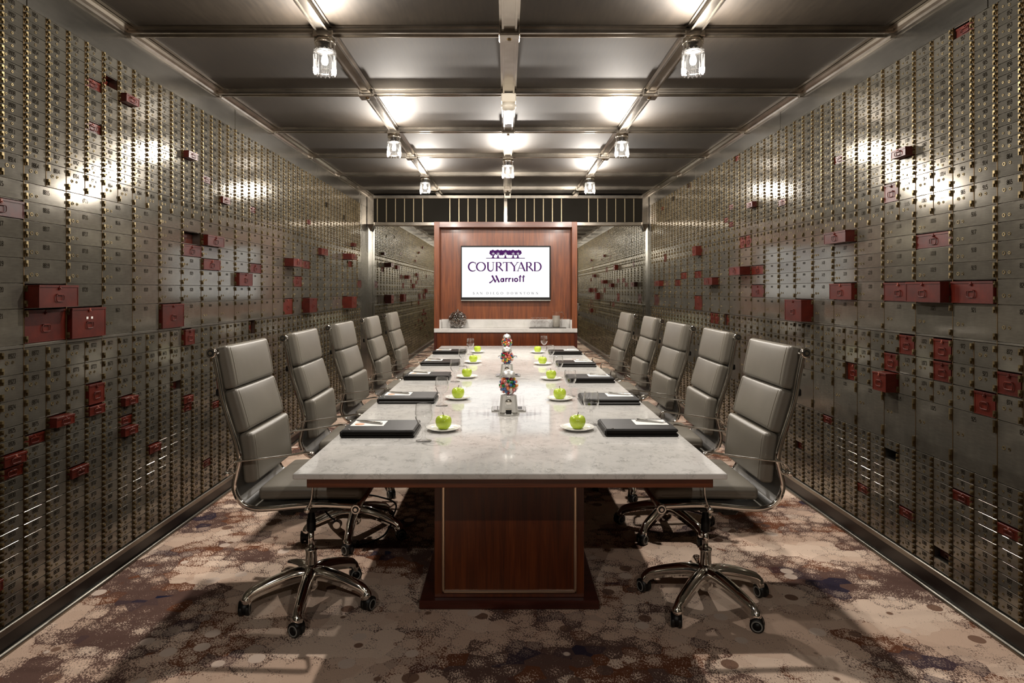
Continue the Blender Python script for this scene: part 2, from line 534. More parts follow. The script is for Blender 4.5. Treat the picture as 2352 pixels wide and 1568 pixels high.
    def mesh(self, name, mats):
        me = bpy.data.meshes.new(name)
        me.from_pydata(self.v, [], self.f)
        for m in (mats if isinstance(mats, (list, tuple)) else [mats]):
            me.materials.append(m)
        me.polygons.foreach_set('material_index', self.m)
        me.polygons.foreach_set('use_smooth', self.s)
        me.update()
        return me
    def build(self, name, mats, parent=None, loc=None, weld=False):
        me = self.mesh(name, mats)
        if weld:
            import bmesh
            bm = bmesh.new(); bm.from_mesh(me)
            bmesh.ops.remove_doubles(bm, verts=bm.verts, dist=1e-5)
            bmesh.ops.recalc_face_normals(bm, faces=bm.faces)
            bm.to_mesh(me); bm.free()
        return inst(name, me, parent, loc)

def circ(r, seg=8):
    return [(r * math.cos(2 * math.pi * k / seg), r * math.sin(2 * math.pi * k / seg)) for k in range(seg)]

def inst(name, me, parent=None, loc=None, rot=None):
    o = bpy.data.objects.new(name, me)
    COL.objects.link(o)
    if parent is not None: o.parent = parent
    if loc is not None: o.location = loc
    if rot is not None: o.rotation_euler = rot
    return o

def thing(name, label, cat, loc=(0, 0, 0), rotz=0.0, group=None):
    o = bpy.data.objects.new(name, None)
    o.empty_display_size = 0.05
    COL.objects.link(o)
    o.location = loc; o.rotation_euler = (0, 0, rotz)
    return tag(o, label, cat, group)

def tag(o, label, cat, group=None, kind=None):
    if label: o['label'] = label
    if cat: o['category'] = cat
    if group: o['group'] = group
    if kind: o['kind'] = kind
    return o

def struct(name, mb, mats, loc=None):
    o = mb.build(name, mats, None, loc)
    o['kind'] = 'structure'
    return o

def copy_tree(o, parent=None):
    c = o.copy(); COL.objects.link(c); c.parent = parent
    for ch in o.children: copy_tree(ch, c)
    return c

def dup(root, loc, rotz=None, label=None):
    c = copy_tree(root)
    c.location = loc
    if rotz is not None: c.rotation_euler = (0, 0, rotz)
    if label: c['label'] = label
    return c

def spline(pts, n=6):
    """Catmull-Rom through the points."""
    P = [Vector(p) for p in pts]; out = []
    for i in range(len(P) - 1):
        p0 = P[max(i - 1, 0)]; p1 = P[i]; p2 = P[i + 1]; p3 = P[min(i + 2, len(P) - 1)]
        for k in range(n):
            t = k / n
            out.append(0.5 * ((2 * p1) + (p2 - p0) * t + (2 * p0 - 5 * p1 + 4 * p2 - p3) * t * t + (3 * p1 - p0 - 3 * p2 + p3) * t ** 3))
    out.append(P[-1])
    return out

# ------------------------------------------------------------------ the room
def build_room():
    m = MB(); m.box(-2.6, 2.6, YF - .3, YM + .4, -0.05, 0.0)
    struct('floor', m, M['carpet'])
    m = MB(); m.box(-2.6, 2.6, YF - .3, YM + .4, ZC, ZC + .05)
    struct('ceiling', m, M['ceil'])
    for side, x0, x1 in (('left', -2.6, -2.42), ('right', 2.46, 2.64)):
        m = MB(); m.box(x0, x1, YF - .3, YM + .4, 0, ZC)
        struct('wall_' + side, m, M['dark'])
    m = MB(); m.box(-2.6, 2.6, YM + .03, YM + .2, 0, ZC)
    struct('wall_back', m, M['dark'])
    m = MB(); m.box(-2.6, 2.6, YF - .15, YF, 0, ZC)
    struct('wall_front', m, M['fascia'])
    # flat fascia above the boxes, strip beside the mirror, ledge and toe-kick below the boxes
    for s, W, zt, zb, seams, yend in ((-1, WL, ZT_L, ZB_L, (2.55, 4.50, 6.43, 8.3), 8.41), (1, WR, ZT_R, ZB_R, (2.6, 4.56, 6.60, 8.3), 8.689)):
        side = 'left' if s < 0 else 'right'
        m = MB(); m.box(s * (W - .004), s * (W + .5), YF, YM, zt + .004, ZC)
        for y in seams: m.box(s * (W - .007), s * (W), y - .010, y + .010, zt + .004, ZC - .03)
        struct('trim_1' if s < 0 else 'trim_2', m, M['fascia'])
        m = MB(); m.box(s * (W - .003), s * (W + .48), yend + .002, YM, zb, zt)
        struct('trim_3' if s < 0 else 'trim_4', m, M['fascia'])
        # cove moulding between fascia and ceiling
        m = MB(); c = .034
        prof = [(0, -c - .012), (.006, -c - .012), (.006, -c), (.012, -c * .72), (.022, -.016), (.032, -.006), (.046, -.004), (.046, 0), (0, 0)]
        ys = [YF, YM]
        V = [(s * (W - .004 - p), y, ZC + q) for y in ys for p, q in prof]; n = len(prof)
        m.add(V, [(k, (k + 1) % n, n + (k + 1) % n, n + k) for k in range(n)])
        m.box(s * (W - .004 - .075), s * (W - .004 - .055), YF, YM, ZC - .006, ZC)
        for j in range(7):
            y = YF + .2 + j * 1.0 + .7
            m.bevbox(s * (W - .002), s * (W - .040), 3.195 + (j - 2) * .99, 3.225 + (j - 2) * .99, ZC - .049, ZC - .002, .008)
        struct('trim_5' if s < 0 else 'trim_6', m, M['beam'])
        # steel ledge under the boxes, black recessed base, small shoe
        m = MB()
        m.bevbox(s * (W - .012), s * (W + .1), YF, YM, zb - .030, zb - .002, .003)
        struct('trim_7' if s < 0 else 'trim_8', m, M['frame_steel'])
        m = MB(); m.box(s * (W + .028), s * (W + .5), YF, YM, 0, zb - .030)
        struct('baseboard_' + side, m, M['base_black'])
        m = MB(); m.tube([(s * (W + .024), YF, .008), (s * (W + .024), YM, .008)], .013, 8)
        struct('trim_9' if s < 0 else 'trim_10', m, M['frame_steel'])

def build_ceiling_grid():
    xs = (TX - .917, TX + .002, TX + .917)
    zb = ZC - .034
    ys = [3.21 + .99 * k for k in range(-5, 6)]
    def channel(m, axis, c, a0, a1, w):
        h = w / 2
        def B(p0, p1, z0, z1):
            if axis == 'y': m.box(c + p0, c + p1, a0, a1, z0, z1)
            else: m.box(a0, a1, c + p0, c + p1, z0, z1)
        B(-h, h, zb + .008, ZC)
        B(-h, -h + .010, zb, zb + .010); B(h - .010, h, zb, zb + .010)
        B(-h - .012, h + .012, ZC - .008, ZC)
    for k, x in enumerate(xs):
        m = MB(); channel(m, 'y', x, YF, YM, .074 if k == 1 else .062)
        o = m.build('ceiling_beam', M['beam'])
        tag(o, ('brushed steel beam running down the ceiling, left one carrying lamps', 'brushed steel beam running down the middle of the ceiling',
                'brushed steel beam running down the ceiling, right one carrying lamps')[k], 'beam', 'lengthwise ceiling beams')
    names = ['behind the camera', 'above the camera', 'overhead, just outside the view', 'overhead, nearest to the lens', 'just above the picture edge',
             'at the two nearest lamps', 'at the smoke detector', 'at the second pair of lamps', 'at the single centre lamp', 'at the farthest pair of lamps', 'nearest the mirror wall']
    for k, y in enumerate(ys):
        m = MB(); channel(m, 'x', y, -WL + .03, WR - .03, .062)
        o = m.build('ceiling_beam', M['beam'])
        tag(o, 'steel beam crossing the ceiling ' + names[k], 'beam', 'crosswise ceiling beams')
    short = {4: 'above the picture edge', 5: 'nearest the camera', 6: 'second from the camera', 7: 'third from the camera', 8: 'fourth from the camera', 9: 'fifth from the camera', 10: 'by the mirror wall'}
    # square clamp plates where beams cross without a lamp
    lampspots = {(0, 5), (2, 5), (0, 7), (2, 7), (1, 8), (0, 9), (2, 9), (1, 6)}
    first = None
    for j, y in enumerate(ys):
        if j < 4: continue
        for i, x in enumerate(xs):
            if (i, j) in lampspots: continue
            if first is None:
                first = thing('beam_clamp', '', 'clamp')
                b = MB()
                b.bevbox(-.052, .052, -.045, .045, -.020, .0, .004)
                for sx in (-1, 1): b.box(sx * .044, sx * .052, -.05, .05, -.012, .024)
                b.build('plate', M['detector'] if False else M['beam'], first)
                s = MB(); s.lathe([(.0, -.026), (.010, -.026), (.014, -.021), (.014, -.018)], 12)
                s.build('screw', M['brass_dark'], first)
                o = first
            else:
                o = copy_tree(first)
            o.location = (x, y, zb)
            o['label'] = 'metal clamp plate on the %s ceiling beam, at the cross beam %s' % (('left', 'middle', 'right')[i], short[j])
            o['group'] = 'beam clamps'
    return xs, ys, zb

def build_lamps(xs, ys, zb):
    root = thing('crystal_ceiling_lamp', '', 'lamp')
    b = MB()
    b.bevbox(-.050, .050, -.046, .046, -.020, .012, .004)
    b.lathe([(.050, -.046), (.052, -.042), (.052, -.020), (.0, -.020)], 28)
    b.build('mounting_canopy', M['beam'], root)
    n = MB(); n.lathe([(.048, -.076), (.048, -.046)], 20, cap=False); n.build('glass_neck', M['crystal_top'], root)
    s = MB(); s.lathe([(.0, -.050), (.018, -.050), (.043, -.076), (.043, -.079), (.0, -.079)], 20); s.build('socket_plate', M['dark'], root)  # plate widened to block the bulb's light towards the ceiling
    bu = MB(); bu.lathe([(.0, -.079), (.008, -.082), (.010, -.098), (.016, -.116), (.018, -.130), (.012, -.145), (.0, -.150)], 14)
    bu.build('bulb', M['bulb'], root)
    cr = MB()
    cr.add([(0, -.0095, -.080), (.010, 0, -.080), (0, .0095, -.080), (-.006, 0, -.080), (0, -.0095, -.190), (.010, 0, -.190), (0, .0095, -.190), (-.006, 0, -.190), (.003, 0, -.200), (.003, 0, -.072)],
           [(0, 1, 5, 4), (1, 2, 6, 5), (2, 3, 7, 6), (3, 0, 4, 7), (4, 5, 8), (5, 6, 8), (6, 7, 8), (7, 4, 8), (1, 0, 9), (2, 1, 9), (3, 2, 9), (0, 3, 9)])
    cm = cr.mesh('crystal', M['crystal'])
    for k in range(14):
        a = 2 * math.pi * k / 14
        inst('crystal', cm, root, (.046 * math.cos(a), .046 * math.sin(a), 0), (0, 0, a))
    for z in (-.084, -.182):
        rg = MB(); rg.tube([(.040 * math.cos(2 * math.pi * k / 24), .040 * math.sin(2 * math.pi * k / 24), z) for k in range(24)], .0018, 6, closed=True)
        rg.build('crystal_hoop', M['chrome'], root)
    ld = bpy.data.lights.new('lamp_light', 'POINT')
    ld.energy = LAMP_W; ld.color = LAMP_COL; ld.shadow_soft_size = .022
    lo = bpy.data.objects.new('lamp_light', ld); COL.objects.link(lo)
    lo.parent = root; lo.location = (0, 0, -.158)
    spots = [(0, 5, 'nearest the picture top on the left beam'), (2, 5, 'nearest the picture top on the right beam'),
             (0, 7, 'second back on the left beam'), (2, 7, 'second back on the right beam'),
             (1, 8, 'alone on the middle beam above the screen'), (0, 9, 'farthest back on the left beam'), (2, 9, 'farthest back on the right beam'),
             (0, 1, 'behind the camera on the left beam'), (2, 1, 'behind the camera on the right beam')]
    for k, (i, j, txt) in enumerate(spots):
        o = root if k == 0 else copy_tree(root)
        o.location = (xs[i], ys[j], zb)
        o['label'] = 'lit crystal prism ceiling lamp ' + txt
        o['group'] = 'crystal ceiling lamps'
    # smoke detector
    r = thing('smoke_detector', 'round ivory smoke detector under the middle ceiling beam', 'smoke detector', (xs[1], ys[6], zb))
    b = MB(); b.bevbox(-.048, .048, -.046, .046, -.052, .004, .006); b.build('bracket', M['detector'], r)
    b = MB(); b.lathe([(.0, -.098), (.026, -.098), (.044, -.090), (.050, -.080), (.050, -.066), (.042, -.062), (.042, -.052), (0, -.052)], 28); b.build('sensor_head', M['detector'], r)
    r = thing('junction_box', 'small ivory junction box at the end of the middle ceiling beam', 'junction box', (xs[1], ys[10] + .25, zb))
    b = MB(); b.bevbox(-.042, .042, -.03, .03, -.075, -.015, .005); b.build('cover', M['detector'], r)
    b = MB(); b.bevbox(-.028, .028, -.034, .0, -.045, .0, .004); b.build('clip', M['chrome'], r)

def build_back_wall():
    zt, zm = 2.640, 2.285        # transom top and bottom
    m = MB(); m.box(-WL - .0, WR + .0, YM, YM + .02, 0.0, zm)
    tag(m.build('wall_mirror', M['mirror']), 'floor-to-transom mirror behind the wooden cabinet', 'mirror')
    tr = thing('transom_grille', 'dark transom with thin upright bars above the mirror', 'transom', (0, YM, zm))
    m = MB(); m.box(-WL, WR, -.004, .02, 0, zt - zm + .05); m.build('glass_panel', M['black_glass'], tr)
    def px(u): return (u - UV) * (YM - .03) / F
    us = [866.2, 887, 908, 928.8, 949.8, 970.8, 1033, 1054, 1074.9, 1095.5, 1116.5, 1137, 1186, 1206.8, 1227.3, 1248.2, 1269, 1289.8, 1352.4, 1373.2, 1394.2, 1414.5, 1435.5, 1456.2]
    bar = MB(); bar.box(-.0055, .0055, -.020, -.004, 0.04, zt - zm)
    bm_ = bar.mesh('bar', M['bar'])
    for u in us: inst('bar', bm_, tr, (px(u), 0, 0))
    m = MB(); m.box(px(1161.3) - .022, px(1161.3) + .022, -.03, -.004, 0.04, zt - zm); m.build('centre_bar', M['beam'], tr)
    m = MB(); m.bevbox(-WL + .02, WR - .02, -.06, 0, -.012, .035, .004); m.build('lower_rail', M['beam'], tr)
    m = MB(); m.bevbox(-WL + .02, WR - .02, -.07, 0, zt - zm, zt - zm + .045, .004); m.build('upper_rail', M['beam'], tr)
    for s, x, lab in ((-1, -WL + .052, 'left'), (1, WR - .052, 'right')):
        p = thing('corner_post', 'polished steel corner post at the %s end of the transom' % lab, 'post', (x, YM - .05, zm - .09), 0, 'corner posts')
        m = MB(); m.bevbox(-.045, .045, -.045, .045, .09, ZC - zm + .09, .004)
        m.add([(-.045, -.045, .09), (.045, -.045, .09), (.045, .045, .09), (-.045, .045, .09), (-.008, -.008, 0), (.008, -.008, 0), (.008, .008, 0), (-.008, .008, 0)],
              [(0, 4, 5, 1), (1, 5, 6, 2), (2, 6, 7, 3), (3, 7, 4, 0), (4, 7, 6, 5)])
        m.build('post', M['beam'], p)
        m = MB(); m.box(-.006, .006, -.006, .006, -(zm - .09), 0.0); m.build('edge_strip', M['chrome'], p)

# ------------------------------------------------------------------ stamped numerals
DIG = {
    '0': [[(.25, 0), (.75, 0), (1, .18), (1, .82), (.75, 1), (.25, 1), (0, .82), (0, .18), (.25, 0)]],
    '1': [[(.2, .82), (.5, 1), (.5, 0)], [(.15, 0), (.85, 0)]],
    '2': [[(0, .82), (.25, 1), (.75, 1), (1, .82), (1, .62), (0, .15), (0, 0), (1, 0)]],
    '3': [[(0, .85), (.25, 1), (.75, 1), (1, .8), (.8, .54), (.4, .54)], [(.8, .54), (1, .35), (1, .15), (.75, 0), (.25, 0), (0, .15)]],
    '4': [[(.75, 0), (.75, 1), (0, .32), (1, .32)]],
    '5': [[(.95, 1), (.08, 1), (.08, .56), (.75, .56), (1, .40), (1, .16), (.75, 0), (.2, 0), (0, .14)]],
    '6': [[(.95, .88), (.7, 1), (.28, 1), (0, .78), (0, .18), (.25, 0), (.75, 0), (1, .18), (1, .38), (.75, .54), (.25, .54), (0, .4)]],
    '7': [[(0, .84), (0, 1), (1, 1), (.4, .3), (.4, 0)]],
    '8': [[(.25, .54), (0, .72), (0, .86), (.25, 1), (.75, 1), (1, .86), (1, .72), (.75, .54), (.25, .54), (0, .36), (0, .16), (.25, 0), (.75, 0), (1, .16), (1, .36), (.75, .54)]],
    '9': [[(.05, .12), (.3, 0), (.72, 0), (1, .22), (1, .82), (.75, 1), (.25, 1), (0, .82), (0, .62), (.25, .46), (.75, .46), (1, .6)]],
}
def stroke2d(pts, w):
    """Quads with mitred joints for a polyline in the plane."""
    P = [Vector((p[0], p[1])) for p in pts]; n = len(P)
    closed = (P[0] - P[-1]).length < 1e-6
    L = []; R = []
    for i in range(n):
        if closed and i in (0, n - 1): a, b = P[n - 2], P[1]
        else: a, b = P[max(i - 1, 0)], P[min(i + 1, n - 1)]
        d1 = (P[i] - a); d2 = (b - P[i])
        if d1.length < 1e-9: d1 = d2
        if d2.length < 1e-9: d2 = d1
        d1 = d1.normalized(); d2 = d2.normalized()
        n1 = Vector((-d1.y, d1.x)); n2 = Vector((-d2.y, d2.x))
        nn = n1 + n2
        nn = nn.normalized() if nn.length > 1e-6 else n1
        k = min(2.0, 1 / max(.3, nn.dot(n1)))
        ww = w(i / (n - 1)) if callable(w) else w
        L.append(P[i] + nn * ww * k / 2); R.append(P[i] - nn * ww * k / 2)
    return L, R, [(i, i + 1) for i in range(n - 1)]
def add_number(mb, txt, place, h, mat=0):
    """place(t, v) -> 3D point; t runs along the reading direction, v up. Centred on t=0, top at v=0."""
    w = h * .40; adv = h * .56; t0 = -(len(txt) - 1) * adv / 2 - w / 2
    for i, ch in enumerate(txt):
        for pl in DIG[ch]:
            L, R, segs = stroke2d([(t0 + i * adv + x * w, -h + y * h) for x, y in pl], h * .14)
            V = [place(p.x, p.y) for p in L + R]; n = len(L)
            mb.add(V, [(a, b, n + b, n + a) for a, b in segs], mat)

# ------------------------------------------------------------------ deposit box cabinets
PL = .2451
def rows_left():
    R = [('s%02d' % (12 - i), 'h', .2757 + .0262 * i, .2757 + .0262 * (i + 1)) for i in range(12)][::-1]
    R += [('s14', 'h', .2235, .2757), ('w15', 'w', .1843, .2235), ('w16', 'w', .1445, .1843), ('w17', 'w', .1044, .1445), ('w18', 'w', .0650, .1044),
          ('w19', 'w', .0131, .0650), ('w20', 'w', -.0396, .0131), ('w21', 'w', -.1141, -.0396),
          ('s22', 'h', -.1732, -.1211), ('s23', 'h', -.2249, -.1732), ('s24', 'h', -.2771, -.2249)]
    R += [('s%02d' % (25 + i), 'h', -.2771 - .0262 * (i + 1), -.2771 - .0262 * i) for i in range(15)]
    return R
def rows_right():
    R = [('s%02d' % (12 - i), 'h', .2780 + .0255 * i, .2780 + .0255 * (i + 1)) for i in range(12)][::-1]
    R += [('s14', 'h', .2265, .2780), ('s15', 'h', .1741, .2265), ('w16', 'w', .1358, .1741), ('w17', 'w', .0977, .1358), ('w18', 'w', .0595, .0977), ('w19', 'w', .0213, .0595),
          ('w20', 'w', -.0306, .0213), ('w21', 'w', -.1061, -.0306),
          ('s22', 'h', -.1629, -.1110), ('s23', 'h', -.2116, -.1629), ('s24', 'h', -.2643, -.2116), ('w25', 'w', -.3912, -.2643)]
    R += [('s%02d' % (30 + i), 'h', -.3912 - .0258 * (i + 1), -.3912 - .0258 * i) for i in range(10)]
    return R
def left_y(k): return 2.531 + PL * k
def right_y(k): return 2.547 + .2541 * k if k <= 9 else 2.547 + .2541 * 9 + .2570 * (k - 9)
SIDES = {
    'L': dict(s=-1, W=WL, yk=left_y, rows=[(n, t, H + a * WL, H + b * WL) for n, t, a, b in rows_left()], word='left'),
    'R': dict(s=1, W=WR, yk=right_y, rows=[(n, t, H + a * WR, H + b * WR) for n, t, a, b in rows_right()], word='right'),
}
# red tin boxes: side, cabinet, half (0 near, 1 far, w wide), row, how far it stands out (m)
RED = [
 ('L',-1,'w','16',.003),('L',0,'w','20',.053),('L',0,'w','21',-.004),('L',1,'w','21',.018),('L',4,'w','21',.017),('L',5,0,'22',.020),
 ('L',5,'w','16',-.055),('L',6,'w','16',.037),('L',5,'w','17',.003),('L',6,'w','18',.012),('L',8,'w','19',.030),('L',9,'w','18',.0),
 ('L',12,'w','17',.085),('L',14,'w','17',.0),('L',13,'w','19',.0),('L',12,'w','21',-.004),('L',14,'w','21',.071),('L',16,'w','15',.042),
 ('L',20,'w','15',.11),('L',21,'w','16',-.01),('L',21,1,'12',.05),('L',20,'w','21',.11),('L',23,'w','19',.0),('L',14,1,'10',.008),
 ('L',1,1,'04',-.008),('L',2,0,'03',-.05),('L',2,1,'04',.036),('L',1,1,'08',-.008),('L',5,0,'07',.040),('L',6,0,'09',.002),('L',7,0,'11',.024),
 ('L',9,0,'11',.0),('L',1,1,'24',.012),('L',1,1,'25',.015),('L',0,1,'25',.037),('L',0,0,'26',-.006),('L',-1,1,'27',.013),('L',-1,1,'28',-.003),
 ('L',1,0,'30',.018),('L',2,1,'25',.031),('L',2,1,'27',-.005),('L',2,1,'28',.030),('L',3,1,'31',.015),('L',6,0,'36',.0),('L',4,1,'25',-.03),
 ('L',5,0,'27',.012),('L',5,0,'28',.0),('L',6,1,'29',.0),('L',-1,0,'36',.016),('L',9,0,'22',-.03),
 ('R',0,1,'01',-.012),('R',2,0,'10',.042),('R',4,1,'08',-.005),('R',2,1,'14',.0),('R',7,1,'11',.006),('R',4,'w','16',.060),('R',1,'w','17',-.003),
 ('R',2,'w','20',.003),('R',1,'w','20',.048),('R',0,'w','20',.009),('R',4,'w','20',.027),('R',6,'w','21',.072),('R',2,0,'22',.0),('R',1,0,'22',.0),
 ('R',2,1,'23',.0),('R',1,0,'23',.0),('R',2,1,'24',.060),('R',-1,1,'23',.0),('R',0,0,'24',.0),('R',4,0,'24',-.015),('R',5,0,'30',.0),('R',6,1,'35',-.02),
 ('R',3,1,'36',-.003),('R',0,1,'32',.0),('R',2,0,'36',.0),('R',-1,1,'33',.0),('R',1,0,'38',-.03),('R',11,0,'01',-.01),('R',16,1,'01',-.03),
 ('R',11,1,'09',.0),('R',9,1,'10',.043),('R',12,0,'11',.0),('R',11,1,'12',.0),('R',10,1,'15',.0),('R',10,0,'15',.0),('R',15,0,'15',.062),('R',20,1,'15',.0),
 ('R',17,'w','18',.0),('R',15,'w','18',.0),('R',18,'w','19',.0),('R',21,'w','19',.060),('R',13,'w','19',.065),('R',10,'w','18',.092),('R',9,'w','18',.003),
 ('R',9,'w','20',.003),('R',22,'w','21',.0),('R',15,'w','21',.0),('R',13,1,'22',.0),('R',13,0,'22',.0),('R',12,0,'22',-.02),('R',21,0,'03',.0),
]
EMPTY = [('R',2,1,'31'),('R',19,0,'02'),('L',17,0,'05'),('L',20,0,'06')]
OPEN = {(a, b, c, d) for a, b, c, d, e in RED} | set(EMPTY)
D_BOX = .40

def cell(side, k, half, row):
    S = SIDES[side]
    y0, y1 = S['yk'](k), S['yk'](k + 1)
    if half == 0: y1 = (y0 + y1) / 2
    elif half == 1: y0 = (y0 + y1) / 2
    for n, t, a, b in S['rows']:
        if n[1:] == row: return y0, y1, a, b
    raise KeyError(row)

_cache = {}
def ring(mb, x, y, z, nx, r, mat_ring, mat_hole, seg, th=.0022):
    """A keyhole guard: brass ring with a dark middle, facing along x."""
    V = []; n = seg
    for rr, dx in ((r, 0), (r * .92, th), (r * .62, th), (r * .52, th * .35)):
        for i in range(n):
            a = 2 * math.pi * i / n
            V.append((x + nx * dx, y + rr * math.cos(a), z + rr * math.sin(a)))
    Fc = [(b * n + i, b * n + (i + 1) % n, (b + 1) * n + (i + 1) % n, (b + 1) * n + i) for b in range(3) for i in range(n)]
    if nx < 0: Fc = [f[::-1] for f in Fc]
    mb.add(V, Fc, mat_ring)
    mb.add(V[3 * n:], [tuple(range(n)) if nx > 0 else tuple(range(n))[::-1]], mat_hole)
def hinge_geo(mb, s, hh, y, z, mat, matd):
    """s = direction into the room. Knuckle: upper block proud, lower leaf half as wide."""
    mb.box(0, s * .010, y + .0005, y + .0110, z + hh * .02, z + hh * .5, mat)
    mb.box(0, s * .010, y + .0075, y + .0110, z - hh * .5, z + hh * .02, mat)
    mb.box(0, s * .004, y + .0005, y + .0075, z - hh * .5, z + hh * .02, matd)  # dark fill paints the shade in the notch below the knuckle
def hinge_spots(h):
    if h < .06: return .0165, (h * .28, h * .76)
    hh = .025 if h < .2 else .05
    if h > .2: return hh, (h * .12 + .01, h * .88)
    return hh, (.020, h - .020)
def lock_spots(w, h, typ, s):
    """(t from the reading-left edge, height, radius) for the two locks."""
    if typ == 'w':
        f1, f2 = (.16, .28) if s < 0 else (.14, .25)
        z = h * .36 if h < .12 else h * .40
        if h > .2: z = h * .58
        return [(w * f1, z, .0082), (w * f2, z, .0064)]
    z = h * .50 if h > .06 else h * .42
    if h > .06: return [(w * .29, z, .0080), (w * .53, z, .0062)]
    return [(w * .25, z + .001, .0048), (w * .50, z - .006, .0056)]
def door_mesh(s, w, h, typ, far):
    key = (s, round(w, 4), round(h, 3), typ, far)
    if key in _cache: return _cache[key]
    g = .0014; b = MB(); n = -s       # n: into the room
    b.bevbox(0, -n * .006, g, w - g, g, h - g, .0006, 0)
    if far:
        seg = 6
        for t, z, r in lock_spots(w, h, typ, s):
            ring(b, 0, t if s < 0 else w - t, z, n, r, 1, 2, seg, .0015)
        hh, zs = hinge_spots(h)
        for z in zs: hinge_geo(b, n, hh, .0, z, 1, 3)
        pl = (lambda t, v: (n * .0006, w / 2 + (t if s < 0 else -t), h * .86 + v))
        b.add([pl(-.017, 0), pl(.017, 0), pl(.017, -.0015), pl(-.017, -.0015)], [(0, 1, 2, 3)], 4)
        b.add([pl(-.017, -.011), pl(.017, -.011), pl(.017, -.0125), pl(-.017, -.0125)], [(0, 1, 2, 3)], 4)
        for q in (-.017, -.0075, .002, .0115):
            b.add([pl(q, 0), pl(q + .0018, 0), pl(q + .0018, -.0125), pl(q, -.0125)], [(0, 1, 2, 3)], 4)
            b.add([pl(q + .005, 0), pl(q + .0068, 0), pl(q + .0068, -.0125), pl(q + .005, -.0125)], [(0, 1, 2, 3)], 4)
    me = b.mesh('door', [M['steel'], M['brass'], M['hole'], M['brass_dark'], M['ink']])
    _cache[key] = me
    return me
def small_mesh(kind, s, a):
    key = (kind, s, round(a, 4))
    if key in _cache: return _cache[key]
    b = MB()
    if kind == 'hinge':
        hinge_geo(b, -s, a, 0, 0, 0, 1); me = b.mesh('hinge', [M['brass'], M['brass_dark']])
    else:
        ring(b, 0, 0, 0, -s, a, 0, 1, 14); me = b.mesh('lock', [M['brass'], M['hole']])
    _cache[key] = me
    return me

def build_cabinets(near_max=5):
    for side in ('L', 'R'):
        S = SIDES[side]; s, W = S['s'], S['W']; n = -s
        zb, zt = S['rows'][-1][2], S['rows'][0][3]
        for k in range(-9, 24):
            y0, y1 = S['yk'](k), S['yk'](k + 1); w = y1 - y0; near = -1 <= k <= near_max
            if k < -1: num = None
            else: num = (8800 - 100 * k) if side == 'L' else (900 + 100 * k)
            if k < -1: lab = 'steel deposit box column on the %s wall beside the camera' % S['word']
            elif near: lab = 'column of steel deposit boxes on the %s wall, numbered in the %ds' % (S['word'], num)
            elif k == 23: lab = 'last column of steel deposit boxes on the %s wall, beside the mirror strip' % S['word']
            else: lab = 'column of steel deposit boxes on the %s wall, %s from the mirror end' % (S['word'], ORD[23 - k])
            cab = thing('deposit_box_cabinet', lab, 'safe deposit boxes', (s * W, y0, 0), 0, 'safe deposit box columns on the %s wall' % S['word'])
            b = MB(); d = s * (D_BOX + .05)
            b.box(d, d + s * .004, 0.0005, w - .0005, zb, zt)
            for yy in (.0, w - .002): b.box(s * .007, d, yy, yy + .002, zb, zt)
            b.box(s * .002, s * .009, 0, .0042, zb, zt, 1)  # shade beside the column seam, painted as a dark strip
            halves = [(a, c) for _, t, a, c in S['rows'] if t == 'h']
            for _, t, a, c in S['rows']:
                if t == 'h':
                    b.box(s * .004, d, w / 2 - .001, w / 2 + .001, a, c)
                    b.box(n * .0012, s * .004, w / 2 - .0035, w / 2 + .0008, a + .001, c - .001, 1)  # dark strip: hinge pin with the seam's shade painted in
                b.box(s * .0055, d, 0, w, a - .0009, a + .0009)
            b.box(s * .003, d, 0, w, zt - .0018, zt)
            rail = [r for r in range(len(S['rows']) - 1) if S['rows'][r][2] - S['rows'][r + 1][3] > .005][0]
            b.bevbox(n * .001, s * .05, 0.0005, w - .0005, S['rows'][rail + 1][3] + .001, S['rows'][rail][2] - .001, .001)
            b.box(n * .0012, s * .0055, -.0035, .0008, zb, zt, 1)  # same strip at the cabinet edge: pin plus painted shade
            b.build('cabinet_body', [M['frame_steel'], M['brass_dark']], cab)
            for nm, t, a, c in S['rows']:
                h = c - a
                for half in ((0, 1) if t == 'h' else ('w',)):
                    ww = w / 2 if t == 'h' else w
                    ya = w / 2 if half == 1 else 0.0
                    hh, zs = hinge_spots(h)
                    if (side, k, half, nm[1:]) in OPEN:
                        for z in zs: inst('hinge', small_mesh('hinge', s, hh), cab, (0, ya, a + z))
                        continue
                    dr = inst('door', door_mesh(s, ww, h, t, not near), cab, (0, ya, a))
                    if not near: continue
                    for z in zs: inst('hinge', small_mesh('hinge', s, hh), dr, (0, 0, z))
                    for tt, z, r in lock_spots(ww, h, t, s):
                        inst('lock', small_mesh('lock', s, r), dr, (0, tt if s < 0 else ww - tt, z))
                    v = num + int(nm[1:]) + (50 if half == (0 if side == 'L' else 1) else 0)
                    dh = .017 if h > .06 else .0155
                    q = MB(); top = h - (.016 if h > .06 else .007)
                    add_number(q, str(v), lambda t_, v_: (n * .0006, ww / 2 + (t_ if s < 0 else -t_), top + v_), dh)
                    q.build('number', M['ink'], dr)
ORD = ['nearest', 'second', 'third', 'fourth', 'fifth', 'sixth', 'seventh', 'eighth', 'ninth', 'tenth', 'eleventh', 'twelfth', 'thirteenth', 'fourteenth',
       'fifteenth', 'sixteenth', 'seventeenth', 'eighteenth', 'nineteenth', 'twentieth']

